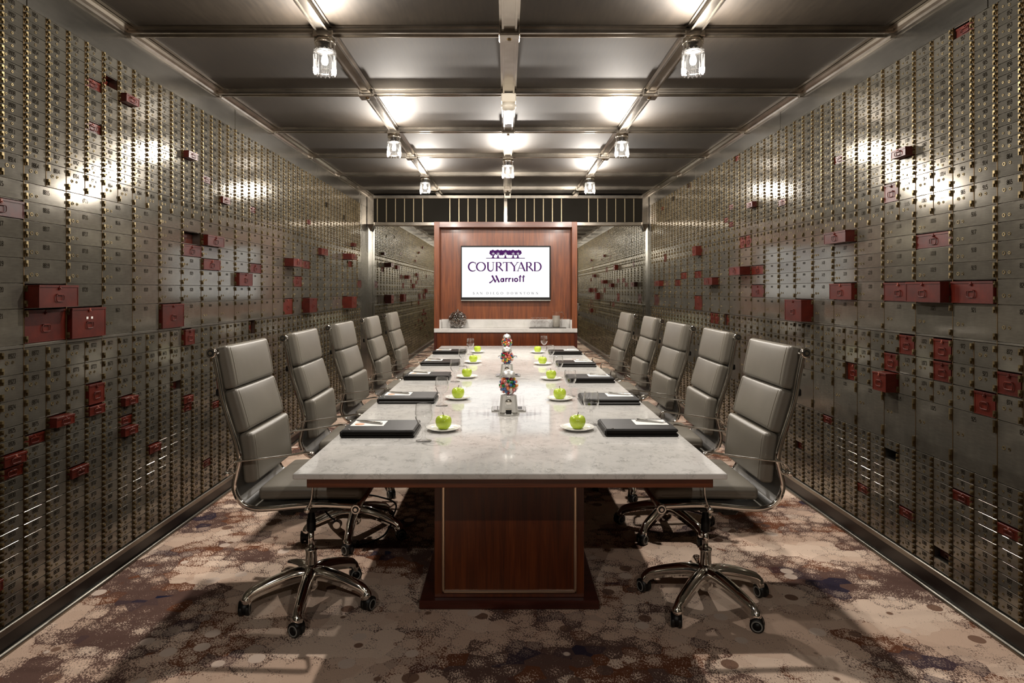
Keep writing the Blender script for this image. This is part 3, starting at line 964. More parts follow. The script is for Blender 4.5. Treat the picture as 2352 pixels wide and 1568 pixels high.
def NUMW(n):
    a = 'zero one two three four five six seven eight nine ten eleven twelve thirteen fourteen fifteen sixteen seventeen eighteen nineteen'.split()
    return a[n] if n < 20 else ('twenty', 'thirty', 'forty')[n // 10 - 2] + ('-' + a[n % 10] if n % 10 else '')
def red_label(side, k, half, row, p, used):
    S = SIDES[side]; r = int(row); wd = S['word']
    state = 'pulled out of' if p > .055 else 'sticking out of' if p > .02 else 'sunk deep in' if p < -.015 else 'flush in'
    size = 'large' if r in (20, 21) else 'square' if r in (14, 15, 22, 23, 24) and half != 'w' else 'wide' if half == 'w' else 'small'
    if k <= 5:
        i = [j for j, rw in enumerate(S['rows']) if rw[0][1:] == row][0]
        if half == 'w': return '%s red box %s %s wall, row %s from top, %s wide column' % (size, state, wd, NUMW(i + 1), ('cut-off', 'nearest', 'second', 'third', 'fourth', 'fifth', 'sixth')[k + 1])
        return '%s red box %s %s wall, row %s from top, column %s from edge' % (size, state, wd, NUMW(i + 1), NUMW(2 * (k + 1) + half))
    zone = 'small row ' + NUMW(r) if r <= 12 else 'above wide doors' if r <= 15 and half != 'w' else 'lower small doors' if r > 24 else \
        'under wide doors' if r >= 22 else {15: 'top wide row', 16: 'second wide row', 17: 'third wide row', 18: 'middle wide row', 19: 'lower wide row', 20: 'tall wide row', 21: 'tallest wide row'}[r]
    lab = '%s red box %s %s wall, %s, %s column from mirror' % (size, state, wd, zone, ORD[min(19, 23 - k)])
    if half != 'w': lab = 'red box %s %s wall, %s, %s column from mirror, %s' % (state, wd, zone, ORD[min(19, 23 - k)], 'far' if half else 'near')
    return lab

def build_red_boxes():
    used = set()
    for i, (side, k, half, row, p) in enumerate(RED):
        S = SIDES[side]; s, W = S['s'], S['W']; n = -s
        y0, y1, a, c = cell(side, k, half, row)
        w = y1 - y0 - .012; h = c - a - .009
        lab = red_label(side, k, half, row, p, used); used.add(lab)
        r = thing('red_deposit_box', lab, 'deposit box', (s * W + n * p, y0 + .008, a + .003), 0, 'red metal deposit boxes in the %s wall' % S['word'])
        L = D_BOX - .01 if p > -.03 else D_BOX - .06
        b = MB()
        b.bevbox(0, s * L, 0, w, 0, h - .004, .0015)
        fr = min(.004, h * .08)            # rolled rim round the front
        for q in ((0, w, 0, fr), (0, w, h - .004 - fr, h - .004)): b.box(n * .0015, 0, q[0], q[1], q[2], q[3], 1)
        for q in ((0, fr), (w - fr, w)): b.box(n * .0015, 0, q[0], q[1], fr, h - .004 - fr, 1)
        if h > .06:
            for z in (.30, .38): b.box(s * .06, s * (L - .06), -.0012, 0, h * z, h * z + .003); b.box(s * .06, s * (L - .06), w, w + .0012, h * z, h * z + .003)
        b.build('box_body', [M['red'], M['red']], r)
        b = MB(); b.bevbox(n * .003, s * L, -.001, w + .001, h - .004, h, .001); b.box(n * .003, n * .0005, -.001, w + .001, h - .009, h - .003)
        b.build('lid', M['red'], r)
        b = MB(); hw = min(.045, w * .55) / 2; hh = min(.028, h * .46) / 2
        cz = (h * .42 if h < .16 else h * .45)
        rr = hh * .6; pts = []
        for sx, sz in ((1, 1), (-1, 1), (-1, -1), (1, -1)):
            for q in range(4):
                ang = {(1, 1): 0, (-1, 1): 90, (-1, -1): 180, (1, -1): 270}[(sx, sz)] + 30 * q
                pts.append((n * .0045, w / 2 + sx * (hw - rr) + rr * math.cos(math.radians(ang)), cz + sz * (hh - rr) + rr * math.sin(math.radians(ang))))
        b.tube(pts, .0020, 6, closed=True)
        b.bevbox(n * .0005, n * .0075, w / 2 - hw * .8, w / 2 + hw * .8, cz + hh - .003, cz + hh + .003, .001)
        b.build('handle', M['red'], r)
        b = MB(); b.bevbox(n * .001, n * .005, w / 2 - .005, w / 2 + .005, h - .020 if h > .06 else h - .014, h - .002, .001)
        b.lathe([(.0, 0), (.003, 0), (.003, .004), (0, .004)] if n > 0 else [(.0, -.004), (.003, -.004), (.003, 0), (0, 0)], 8, 0, (n * .004, w / 2, h - .014 if h > .06 else h - .010), 'x')
        b.build('latch', M['red_edge'] if i % 3 == 0 else M['red'], r)
        if (side, k, row) == ('L', 1, '21'):
            b = MB()
            for q in (-.016, .016): b.box(n * .0005, n * .002, w / 2 + q - .006, w / 2 + q + .006, h * .62, h * .62 + .010)
            b.build('paper_sticker', M['paper'], r)

# ------------------------------------------------------------------ conference table
def build_table():
    y0, y1 = 2.274, 7.457
    x0, x1 = -.7544, .7806
    t = thing('conference_table', 'long conference table with white marble top and reddish wood pedestals', 'table', (TX, (y0 + y1) / 2, 0))
    cy = (y0 + y1) / 2
    def rel(b): return b
    m = MB(); m.bevbox(x0 - TX, x1 - TX, y0 - cy, y1 - cy, TZ - .020, TZ, .0025); m.build('marble_top', M['marble'], t)
    m = MB(); m.bevbox(-.735, .735, y0 + .055 - cy, y1 - .055 - cy, TZ - .066, TZ - .020, .002); m.build('wooden_apron', M['wood_x'], t)
    for a, b in ((2.85, 4.10), (5.62, 6.87)):
        p0, p1 = a - cy, b - cy
        m = MB(); m.bevbox(-.331, .331, p0, p1, .040, TZ - .066, .002)
        ped = m.build('pedestal', M['wood'], t)
        for face, yy, d in ((0, p0, -1), (1, p1, 1)):
            m = MB(); m.box(-.284, .284, yy, yy + d * .006, .075, TZ - .068); m.build('pedestal_panel', M['wood'], ped)
            m = MB()
            m.bevbox(-.296, -.285, yy, yy + d * .014, .063, TZ - .068, .003); m.bevbox(.285, .296, yy, yy + d * .014, .063, TZ - .068, .003)
            m.bevbox(-.296, .296, yy, yy + d * .014, .063, .075, .003)
            m.build('metal_trim', M['bronze'], ped)
        m = MB(); m.bevbox(-.395, .395, p0 - .035, p1 + .035, 0.002, .040, .004); m.build('plinth', M['wood_dark'], t)
    # pop-up power sockets in the top
    first = None
    for y, txt in ((3.50, 'behind the nearest gumball machine'), (4.87, 'behind the middle gumball machine'), (6.22, 'behind the farthest gumball machine')):
        if first is None:
            r = first = thing('table_socket', '', 'power outlet', group='table power outlets')
            m = MB(); m.bevbox(-.092, .092, -.070, .070, .0005, .006, .002); m.build('rim', M['satin'], r)
            m = MB(); m.bevbox(-.080, .080, -.058, .058, .006, .0085, .001); m.build('lid', M['satin'], r)
            m = MB(); m.box(-.062, -.058, -.05, .05, .0085, .0095); m.build('slot', M['dark'], r)
            for q in (-.02, .02):
                m = MB(); m.bevbox(.050, .072, q - .014, q + .014, .0085, .010, .001); m.build('socket', M['plastic'], r)
        else: r = copy_tree(first)
        r.location = (TX, y, TZ); r['label'] = 'flat metal power outlet plate set in the table top ' + txt

# ------------------------------------------------------------------ office chair (faces +x, column at the origin)
def chair_profile():
    P = [(-.324, 1.140), (-.306, 1.050), (-.288, .952), (-.256, .847), (-.233, .776), (-.219, .710), (-.230, .652), (-.240, .595),
         (-.226, .549), (-.196, .517), (-.148, .504), (-.079, .506), (.012, .515), (.102, .520), (.190, .517), (.261, .513)]
    return spline([(x, 0, z) for x, z in P], 5)
HWF = .245
def build_chair():
    r = thing('office_chair', '', 'chair')
    prof = chair_profile()
    sec = [(-.004, -.011), (.004, -.011), (.004, .011), (-.004, .011)]
    for s in (-1, 1):
        m = MB(); m.sweep([(p.x, s * HWF, p.z) for p in prof], [(a, b) for a, b in [(-.005, -.010), (.005, -.010), (.006, 0), (.005, .010), (-.005, .010), (-.006, 0)]], up=(0, 1, 0) if False else (1, 0, 0))
        m.build('side_frame', M['chrome'], r)
    # leather sling between the rails
    m = MB(); V = []; n = len(prof)
    off = []
    for i, p in enumerate(prof):
        a = prof[max(0, i - 1)]; b = prof[min(n - 1, i + 1)]
        t = (b - a).normalized(); nn = Vector((-t.z, 0, t.x))   # points forward/up
        if nn.x < 0 and t.z < -.5: nn = -nn
        off.append(nn)
    for i, p in enumerate(prof):
        for yy in (-HWF + .004, -HWF * .5, 0, HWF * .5, HWF - .004):
            V.append((p.x, yy, p.z))
    for i, p in enumerate(prof):
        for yy in (-HWF + .004, -HWF * .5, 0, HWF * .5, HWF - .004):
            V.append((p.x + off[i].x * .006, yy, p.z + off[i].z * .006))
    Fc = []
    N = n * 5
    for i in range(n - 1):
        for j in range(4):
            a = i * 5 + j
            Fc.append((a, a + 1, a + 6, a + 5)); Fc.append((N + a, N + a + 5, N + a + 6, N + a + 1))
    m.add(V, Fc, 0, True)
    m.build('leather_sling', M['sling'], r)
    # back cushions
    def pad(name, base, ang, hz, hx, puff):
        ca, sa = math.cos(ang), math.sin(ang)
        def xf(o):
            return Vector((base[0] + o.x * ca - o.z * sa, o.y, base[1] + o.x * sa + o.z * ca))
        m = MB(); m.rbox(hx, .226, hz, .016, 0, xf, 4, puff, 8)
        o = m.build(name, M['leather'], r, weld=True)
        for s in (-1, 1):
            q = MB()
            pts = [xf(Vector((hx + .0006 + puff * .46 * max(0, 1 - (z / hz) ** 2) ** .5, s * .200, z))) for z in [(-hz + .012) + (2 * hz - .024) * k / 8 for k in range(9)]]
            q.tube(pts, .0014, 5)
            q.build('stitching', M['stitch'], o)
        return o
    pad('back_cushion', (-.288, 1.078), math.radians(11.5), .090, .026, .010)
    pad('back_cushion', (-.246, .898), math.radians(16.0), .092, .026, .010)
    pad('back_cushion', (-.195, .705), math.radians(6.0), .104, .027, .010)
    # seat cushion
    def xfs(o): return Vector((.062 + o.y * .90, o.z, .556 + o.x + .004 * math.cos(o.y * 6)))
    m = MB(); m.rbox(.027, .238, .226, .020, 0, xfs, 4, .010, 6)
    o = m.build('seat_cushion', M['leather'], r, weld=True)
    for s in (-1, 1):
        q = MB(); q.tube([(-.13 + .38 * k / 6, s * .2265, .553) for k in range(7)], .0013, 5)
        q.build('stitching', M['stitch'], o)
    # cross tubes with round end caps
    for x, z, nm in ((-.324, 1.143, 'top_rail'), (.262, .511, 'front_rail')):
        m = MB()
        m.lathe([(.013, -HWF - .020), (.013, HWF + .020)], 14, 0, (x, 0, z), 'y')
        for s in (-1, 1):
            a, b = (HWF + .012, HWF + .030) if s > 0 else (-HWF - .030, -HWF - .012)
            m.lathe([(.0, a), (.0175, a), (.020, a + .0015), (.020, b - .0015), (.0175, b), (0, b)], 20, 0, (x, 0, z), 'y', smooth=False)
            e = b if s > 0 else a
            m.lathe([(.0135, e), (.0135, e + .0008), (0, e + .0008)] if s > 0 else [(0, e - .0008), (.0135, e - .0008), (.0135, e)], 16, 1, (x, 0, z), 'y', smooth=False)
            m.lathe([(.007, e), (.007, e + .004), (0, e + .004)] if s > 0 else [(0, e - .004), (.007, e - .004), (.007, e)], 12, 0, (x, 0, z), 'y', smooth=False)
        m.build(nm, [M['chrome'], M['rubber']], r)
    m = MB(); m.bevbox(-.316, -.300, -.235, .235, .968, .986, .004)
    for s in (-1, 1): m.bevbox(-.322, -.300, s * .236, s * .222, .962, .992, .004)
    m.build('back_bracket', M['plastic'], r)
    # arm loops
    for s in (-1, 1):
        y = s * (HWF + .022)
        pts = spline([(-.258, y, .656), (-.250, y, .680), (-.222, y, .702), (-.120, y, .716), (.0, y, .731), (.070, y, .741), (.091, y, .731), (.093, y, .690), (.088, y, .600), (.084, y, .555), (.066, y, .508)], 5)
        m = MB(); m.sweep(pts, [(-.010, -.003), (.010, -.003), (.012, 0), (.010, .003), (-.010, .003), (-.012, 0)], up=(0, 0, 1) if False else (1, 0, 0))
        for px_, pz in ((-.258, .656), (.066, .508)):
            m.lathe([(0, y - .014), (.011, y - .014), (.012, y - .012), (.012, y + .012), (.011, y + .014), (0, y + .014)], 14, 0, (px_, 0, pz), 'y')
        m.tube([(-.258, y, .656), (-.236, s * HWF, .650)], .006, 6)
        m.build('armrest', M['chrome'], r)
    # mechanism
    m = MB(); m.bevbox(-.10, .14, -.075, .075, .435, .500, .010)
    m.bevbox(-.17, .20, -.235, -.215, .492, .503, .003); m.bevbox(-.17, .20, .215, .235, .492, .503, .003)
    m.bevbox(-.05, .09, -.22, .22, .480, .500, .004)
    m.bevbox(-.13, -.05, -.06, .06, .41, .47, .012)
    m.build('tilt_mechanism', M['plastic'], r)
    m = MB(); m.tube([(.05, -.05, .455), (.13, -.16, .440), (.175, -.205, .433)], .004, 6)
    m.lathe([(0, -.235), (.014, -.235), (.018, -.228), (.018, -.212), (.012, -.205), (0, -.205)], 14, 1, (.175, 0, .433), 'y', smooth=False)
    m.build('height_lever', [M['plastic'], M['satin']], r)
    m = MB(); m.lathe([(.020, .325), (.020, .372), (.016, .380), (.012, .435)], 18, 0, cap=False); m.build('column_collar', M['plastic'], r)
    m = MB(); m.lathe([(.0125, .240), (.0125, .335)], 18); m.build('gas_column', M['chrome'], r)
    m = MB(); m.lathe([(.0255, .150), (.0255, .236), (.028, .238), (.028, .246), (.0, .246)], 22, 0, cap=False)
    m.build('column_sleeve', M['chrome'], r)
    # five-star base
    m = MB(); m.lathe([(.0, .062), (.022, .062), (.032, .080), (.038, .120), (.034, .160), (.026, .178), (.0, .178)], 20); m.build('base_hub', M['chrome'], r)
    b = MB()
    path = spline([(.020, 0, .140), (.070, 0, .143), (.140, 0, .128), (.205, 0, .108), (.245, 0, .092), (.268, 0, .070), (.274, 0, .052)], 4)
    N = len(path)
    def sec(i):
        f = i / (N - 1)
        w = .027 - .009 * min(1, f * 1.3) + (.005 if f > .8 else 0); h = .030 - .011 * f
        return [(-w, -h), (-w * 1.02, h * .2), (-w * .45, h * .85), (0, h), (w * .45, h * .85), (w * 1.02, h * .2), (w, -h), (0, -h * .9)]
    b.sweep(path, sec, up=(0, 0, 1))
    leg = b.mesh('base_leg', M['chrome'])
    # caster meshes
    c = MB(); c.lathe([(0, .040), (.016, .040), (.018, .052), (.012, .062), (0, .062)], 12)
    c.bevbox(-.018, .018, -.006, .006, .022, .052, .004)
    c.sweep([(-.026 * math.cos(a), 0, .030 + .031 * math.sin(a)) for a in [math.pi * k / 8 for k in range(-1, 8)]], [(-.022, -.002), (.022, -.002), (.022, .002), (-.022, .002)], up=(0, 0, 1))
    fork = c.mesh('caster_housing', M['plastic'])
    w = MB()
    w.lathe([(0, -.009), (.016, -.009), (.016, -.006), (.0275, -.006), (.029, -.003), (.029, .005), (.027, .008), (.0225, .009), (0, .009)], 22, 0, (0, 0, 0), 'y')
    w.lathe([(.0175, .0088), (.0175, .0105), (.0225, .0105), (.0225, .0088)], 22, 1, (0, 0, 0), 'y', cap=False)
    w.lathe([(0, .0092), (.0165, .0092), (.0165, .0100), (0, .0104)], 16, 2, (0, 0, 0), 'y')
    wheel = w.mesh('wheel', [M['rubber'], M['grey_ring'], M['plastic']])
    rnd = random.Random(4)
    for k in range(5):
        a = math.radians(-85 + 72 * k)
        inst('base_leg', leg, r, (0, 0, 0), (0, 0, a))
        cx, cy = .276 * math.cos(a), .276 * math.sin(a)
        ca = inst('caster', fork, r, (cx, cy, 0), (0, 0, rnd.choice((20, -25, 65, 100, -70)) * math.pi / 180))
        inst('wheel', wheel, ca, (0, .013, .029)); inst('wheel', wheel, ca, (0, -.013, .029), (0, 0, math.pi))
    return r
CH_L = [(2.88, -.872, 0), (3.68, -.861, 1), (4.58, -.867, -1), (5.60, -.874, 0.5), (6.60, -.875, 0)]
CH_R = [(2.88, .890, 0), (3.75, .930, -1), (4.50, .900, 1), (5.50, .940, 0), (6.50, .920, 1)]
def build_chairs():
    proto = build_chair(); first = True
    nm = ['nearest the camera', 'second from the camera', 'in the middle of the row', 'second from the cabinet', 'nearest the cabinet']
    rnd = random.Random(9)
    for side, L, base in (('left', CH_L, 0.0), ('right', CH_R, math.pi)):
        for i, (y, x, rot) in enumerate(L):
            c = proto if first else copy_tree(proto); first = False
            c.location = (x, y, 0); c.rotation_euler = (0, 0, base + math.radians(rot))
            c['label'] = 'grey leather high-back office chair, %s side of the table, %s' % (side, nm[i])
            c['group'] = 'office chairs along the table'
            if base or i:      # each chair's casters and star turned its own way
                a0 = math.radians(rnd.uniform(-20, 20)) + (math.radians(180) - math.radians(0) if False else 0)
                if base and i == 0: a0 = math.radians(180 + (-60 + 85))
                M3 = Matrix.Rotation(a0, 3, 'Z')
                for ch in c.children:
                    if ch.name.startswith('base_leg'): ch.rotation_euler.z += a0
                    elif ch.name.startswith('caster'):
                        ch.location = M3 @ Vector(ch.location); ch.rotation_euler.z += a0 + rnd.uniform(-1, 1)

# ------------------------------------------------------------------ place settings
def build_settings():
    SL = [(2.82, -.728), (3.664, -.734), (4.614, -.736), (5.497, -.732), (6.46, -.738)]
    SR = [(2.845, .438), (3.626, .432), (4.483, .433), (5.404, .433), (6.413, .432)]
    GL = [(-.354, 2.761), (-.36, 3.60), (-.36, 4.544), (-.369, 5.466), (-.36, 6.46)]
    GR = [(.408, 3.099), (.388, 3.92), (.383, 4.76), (.387, 5.675), (.40, 6.82)]
    PLt = [(-.291, 2.984), (-.288, 3.836), (-.293, 4.762), (-.296, 5.726), (-.298, 6.66)]
    PR = [(.33, 2.994), (.314, 3.802), (.323, 4.663), (.316, 5.593), (.322, 6.634)]
    pos = ['nearest the camera', 'at the second place from the camera', 'at the middle place', 'at the fourth place from the camera', 'at the place nearest the cabinet']
    # padfolio
    fol = thing('leather_folder', '', 'folder')
    w, d = .325, .235
    m = MB(); m.bevbox(0, w, 0, d, .0, .014, .005); m.build('back_cover', M['black_leather'], fol)
    m = MB(); m.bevbox(.012, w - .010, .008, d - .010, .014, .0175, .001); m.build('notepad', M['pages'], fol)
    m = MB(); m.bevbox(.002, w - .002, .003, d, .0175, .034, .006); m.build('front_cover', M['black_leather'], fol)
    m = MB(); m.bevbox(-.003, .012, 0, d, .002, .031, .006); m.build('spine', M['black_leather'], fol)
    m = MB(); m.lathe([(0, .034), (.005, .034), (.004, .0365), (0, .037)], 12, 0, (.035, .018, 0)); m.build('snap_button', M['satin'], fol)
    card = thing('note_card', '', 'card')
    m = MB(); m.box(0, .150, 0, .115, 0, .0012); m.build('card_sheet', M['paper'], card)
    m = MB(); m.lathe([(0, .0012), (.022, .0012), (.022, .0016), (0, .0016)], 20, 0, (.036, .036, 0)); m.build('printed_spot', M['orange'], card)
    pen = thing('pen', '', 'pen')
    m = MB(); m.lathe([(0, -.070), (.002, -.066), (.0048, -.052), (.0048, .062), (.0040, .068), (0, .069)], 10, 0, (0, 0, .0048), 'x'); m.build('barrel', M['satin'], pen)
    m = MB(); m.box(.022, .064, -.001, .001, .0100, .0115); m.box(.060, .064, -.001, .001, .008, .0115); m.build('clip', M['chrome'], pen)
    m = MB(); m.lathe([(0, -.0745), (.0012, -.074), (.002, -.066), (0, -.066)], 8, 0, (0, 0, .0048), 'x'); m.build('tip', M['plastic'], pen)
    # water goblet
    gl = thing('water_goblet', '', 'glass')
    m = MB()
    m.lathe([(.0, .066), (.012, .068), (.026, .080), (.036, .100), (.0385, .118), (.036, .138), (.0335, .158), (.0322, .160), (.0325, .158), (.0345, .138), (.037, .118), (.0345, .101), (.025, .082), (.010, .071), (0, .070)], 28, cap=False)
    m.build('bowl', M['clear'], gl)
    m = MB(); m.lathe([(.0, .002), (.034, .002), (.034, .004), (.018, .008), (.010, .014), (.0065, .022), (.009, .030), (.0065, .038), (.0085, .048), (.0065, .056), (.009, .064), (.0, .067)], 20)
    m.build('stem_and_foot', M['clear'], gl)
    pl = thing('side_plate', '', 'plate')
    m = MB(); m.lathe([(.0, .002), (.045, .002), (.047, .000), (.050, .002), (.062, .006), (.080, .014), (.0812, .0155), (.080, .0165), (.062, .0095), (.050, .0055), (.0, .0050)], 36); m.build('plate_body', M['white_china'], pl)
    ap = thing('green_apple', '', 'apple')
    prof = [(.0, .004), (.006, .001), (.015, .000), (.024, .004), (.0325, .015), (.0368, .027), (.0378, .037), (.0358, .048), (.0298, .057), (.020, .0615), (.011, .060), (.005, .055), (.0, .052)]
    m = MB(); m.lathe(prof, 28); m.build('fruit', M['apple'], ap)
    m = MB(); m.tube([(0, 0, .052), (.001, 0, .062), (.004, .001, .071), (.006, .001, .076)], lambda i: .0012 + .0003 * i, 6); m.build('stalk', M['stem'], ap)
    first = True
    rnd = random.Random(3)
    for side, S_, G_, P_ in (('left', SL, GL, PLt), ('right', SR, GR, PR)):
        for i in range(5):
            cp = (lambda o: o) if first else copy_tree
            first = False
            at = '%s side, %s' % (side, pos[i])
            y, x = S_[i]
            f = cp(fol); f.location = (x, y, TZ); f['label'] = 'black leather folder on the table, ' + at; f['group'] = 'leather folders on the table'
            cx = x + .022 if side == 'left' else x + w - .172
            c = cp(card); c.location = (cx, y + .090, TZ + .034); c['label'] = 'white note card on the black folder, ' + at; c['group'] = 'note cards on the folders'
            if side == 'right':
                for ch in c.children:
                    if ch.name.startswith('printed'): ch.location = (.075, .035, 0)
            p = cp(pen); p.location = (cx + .078, y + .150, TZ + .0353)
            p.rotation_euler = (0, 0, math.radians(-24 if side == 'left' else 158) + rnd.uniform(-.06, .06))
            p['label'] = 'silver pen lying on the note card, ' + at; p['group'] = 'pens on the note cards'
            g = cp(gl); g.location = (G_[i][0], G_[i][1], TZ); g['label'] = 'clear stemmed water glass on the table, ' + at; g['group'] = 'water glasses on the table'
            q = cp(pl); q.location = (P_[i][0], P_[i][1], TZ); q['label'] = 'small white plate on the table, ' + at; q['group'] = 'plates on the table'
            a = cp(ap); a.location = (P_[i][0] + rnd.uniform(-.002, .002), P_[i][1], TZ + .0052); a.rotation_euler = (0, 0, rnd.uniform(0, 6)); a['label'] = 'green apple on the small plate, ' + at; a['group'] = 'green apples on the plates'

# ------------------------------------------------------------------ gumball machines
def build_gumball_machines():
    spots = [(.012, 3.36, 'nearest', 0), (.004, 4.74, 'middle', 1), (.005, 6.10, 'farthest', 2)]
    root = thing('gumball_machine', '', 'gumball machine')
    m = MB(); m.lathe([(0, 0), (.056, 0), (.0565, .010), (.051, .014), (.046, .018), (0, .018)], 10); m.build('base', M['cast'], root)
    def pris(b, w0, w1, z0, z1, k=.72):
        o = [(-1, -k), (-k, -1), (k, -1), (1, -k), (1, k), (k, 1), (-k, 1), (-1, k)]
        V = [(x * w0, y * w0, z0) for x, y in o] + [(x * w1, y * w1, z1) for x, y in o]
        b.add(V, [(i, (i + 1) % 8, 8 + (i + 1) % 8, 8 + i) for i in range(8)] + [tuple(range(8))[::-1], tuple(range(8, 16))])
    m = MB(); pris(m, .049, .040, .018, .105); m.build('body', M['cast'], root)
    m = MB(); m.lathe([(.0, -.047), (.014, -.047), (.017, -.044), (.017, -.040)], 20, 0, (0, 0, .072), 'y', cap=False); m.bevbox(-.015, .015, -.054, -.046, .069, .075, .002)
    m.build('coin_knob', M['chrome'], root)
    m = MB(); m.lathe([(.0, -.0455), (.010, -.0455), (.011, -.042)], 16, 0, (0, 0, .092), 'y', cap=False); m.build('coin_plate', M['cast'], root)
    m = MB(); m.bevbox(-.015, .015, -.056, -.044, .012, .032, .002); m.build('dispensing_chute', M['dark'], root)
    m = MB(); m.bevbox(-.017, .017, -.058, -.046, .032, .038, .002); m.build('chute_flap', M['chrome'], root)
    m = MB()
    sp = [(.036, .104)]
    for k in range(1, 12):
        a = -math.pi / 2 + math.pi * k / 12
        r_ = .0535 * math.cos(a); z_ = .153 + .052 * math.sin(a)
        if r_ > .034 or k < 6: sp.append((max(r_, .034), max(z_, .104)))
    m.lathe([p for p in sp if p[1] < .197] + [(.033, .200)], 30, cap=False); m.build('globe', M['globe'], root)
    m = MB(); m.lathe([(.036, .197), (.0365, .203), (.034, .207), (.032, .219), (.020, .226), (.008, .228), (.007, .233), (.0, .235)], 28, cap=False); m.build('lid', M['cast'], root)
    bm = MB(); bm.lathe([(.0078 * math.cos(-math.pi / 2 + math.pi * k / 8), .0078 * math.sin(-math.pi / 2 + math.pi * k / 8)) for k in range(9)], 14, cap=False)
    meshes = {}
    for c in GUM: meshes[c] = bm.mesh('gumball', M['gum_' + c])
    cols = ['red', 'blue', 'green', 'white', 'yellow', 'orange', 'pink', 'white', 'red', 'purple', 'orange', 'pink', 'blue']
    for x, y, nm, idx in spots:
        r = root if idx == 0 else copy_tree(root)
        r.location = (x, y, TZ); r['label'] = 'metal gumball machine full of coloured gumballs on the table centre line, %s one' % nm; r['group'] = 'gumball machines on the table'
        rnd = random.Random(50 + idx); P = []
        R = .0435; tries = 0
        while len(P) < 98 and tries < 60000:
            tries += 1
            v = Vector((rnd.gauss(0, 1), rnd.gauss(0, 1), rnd.gauss(0, 1))).normalized() * R * (1 if tries < 20000 else rnd.random() ** .33)
            if v.z > .036 or v.z < -.040: continue
            if all((v - q).length > .0153 for q in P): P.append(v)
        for v in P:
            c = rnd.choice(cols)
            o = inst('gumball', meshes[c], None, (x + v.x, y + v.y, TZ + .153 + v.z))
            tag(o, '%s gumball inside the %s gumball machine' % (c, nm), 'gumball', '%s gumballs in the %s machine' % (c, nm))

# ------------------------------------------------------------------ stroke lettering for the screen
def arc(cx, cy, rx, ry, a0, a1, n=14):
    return [(cx + rx * math.cos(math.radians(a0 + (a1 - a0) * k / n)), cy + ry * math.sin(math.radians(a0 + (a1 - a0) * k / n))) for k in range(n + 1)]
def glyph(ch):
    """Roman capitals: list of (polyline, width or function), and advance. Height 1."""
    T, t = .150, .060          # thick and thin strokes
    cw = lambda f: t + (T - t) * abs(math.sin(math.pi * f))
    ov = lambda f: t + (T - t) * abs(math.cos(2 * math.pi * f)) ** 1.2
    S = lambda x, y, w=.13: ([(x - w, y), (x + w, y)], .050)
    if ch == 'C': return [(arc(.50, .5, .44, .49, 48, 312, 22), cw), ([(.79, .99), (.80, .72)], .05)], .90
    if ch == 'O': return [(arc(.52, .5, .45, .48, 90, 450, 32), lambda f: t + (T - t) * abs(math.sin(2 * math.pi * f))), ], 1.10
    if ch == 'U': return [([(.22, 1), (.22, .35)], T), (arc(.50, .35, .28, .34, 180, 360, 14), lambda f: T - (T - t) * f), ([(.78, .35), (.78, 1)], t), S(.22, .975), S(.78, .975)], 1.0
    if ch == 'R': return [([(.20, 0), (.20, 1)], T), (([(.20, .975), (.42, .975)] + arc(.42, .74, .22, .235, 90, -90, 12) + [(.20, .505)]), lambda f: t + (T - t) * math.sin(math.pi * f) ** 2), ([(.42, .5), (.86, .02)], .13), S(.20, .025), S(.20, .975, .1)], .90
    if ch == 'T': return [([(.42, 0), (.42, 1)], T), ([(.02, .97), (.82, .97)], t), ([(.03, 1), (.03, .80)], .05), ([(.81, 1), (.81, .80)], .05), S(.42, .025)], .84
    if ch == 'Y': return [([(.08, 1), (.44, .48)], .13), ([(.80, 1), (.44, .48)], t), ([(.44, .48), (.44, 0)], T), S(.08, .975), S(.80, .975), S(.44, .025)], .80
    if ch == 'A': return [([(.42, 1), (.06, 0)], t), ([(.40, 1.0), (.80, 0)], T), ([(.20, .34), (.66, .34)], t), S(.06, .025), S(.82, .025)], .88
    if ch == 'D': return [([(.20, 0), (.20, 1)], T), (([(.20, .975), (.42, .975)] + arc(.42, .5, .42, .475, 90, -90, 16) + [(.20, .025)]), lambda f: t + (T - t) * math.sin(math.pi * f) ** 2), S(.20, .025, .1), S(.20, .975, .1)], 1.0
    if ch == 'S': return [(arc(.36, .74, .24, .24, 20, 180, 8) + arc(.36, .74, .24, .24, 190, 262, 4) + arc(.36, .26, .26, .25, 82, -90, 10) + arc(.36, .26, .26, .25, -100, -165, 4), lambda f: t + (T - t) * math.sin(math.pi * f)), ([(.58, .98), (.58, .74)], .05), ([(.12, .26), (.12, .02)], .05)], .74
    if ch == 'N': return [([(.16, 0), (.16, 1)], t), ([(.14, 1), (.80, 0)], T), ([(.82, 0), (.82, 1)], t), S(.16, .025), S(.13, .975, .08), S(.82, .975)], .98
    if ch == 'I': return [([(.18, 0), (.18, 1)], T), S(.18, .025), S(.18, .975)], .38
    if ch == 'E': return [([(.20, 0), (.20, 1)], T), ([(.10, .97), (.66, .97)], t), ([(.20, .52), (.54, .52)], t), ([(.10, .03), (.70, .03)], t), ([(.65, 1), (.65, .82)], .05), ([(.69, .2), (.69, 0)], .05)], .80
    if ch == 'G': return [(arc(.50, .5, .44, .49, 48, 330, 22), cw), ([(.79, .99), (.80, .74)], .05), ([(.80, .06), (.80, .42)], T), S(.80, .42)], .98
    if ch == 'W': return [([(.08, 1), (.38, 0)], T), ([(.38, 0), (.66, 1)], t), ([(.60, 1), (.90, 0)], T), ([(.90, 0), (1.18, 1)], t), S(.08, .975), S(.62, .975), S(1.18, .975)], 1.30
    return [], .5
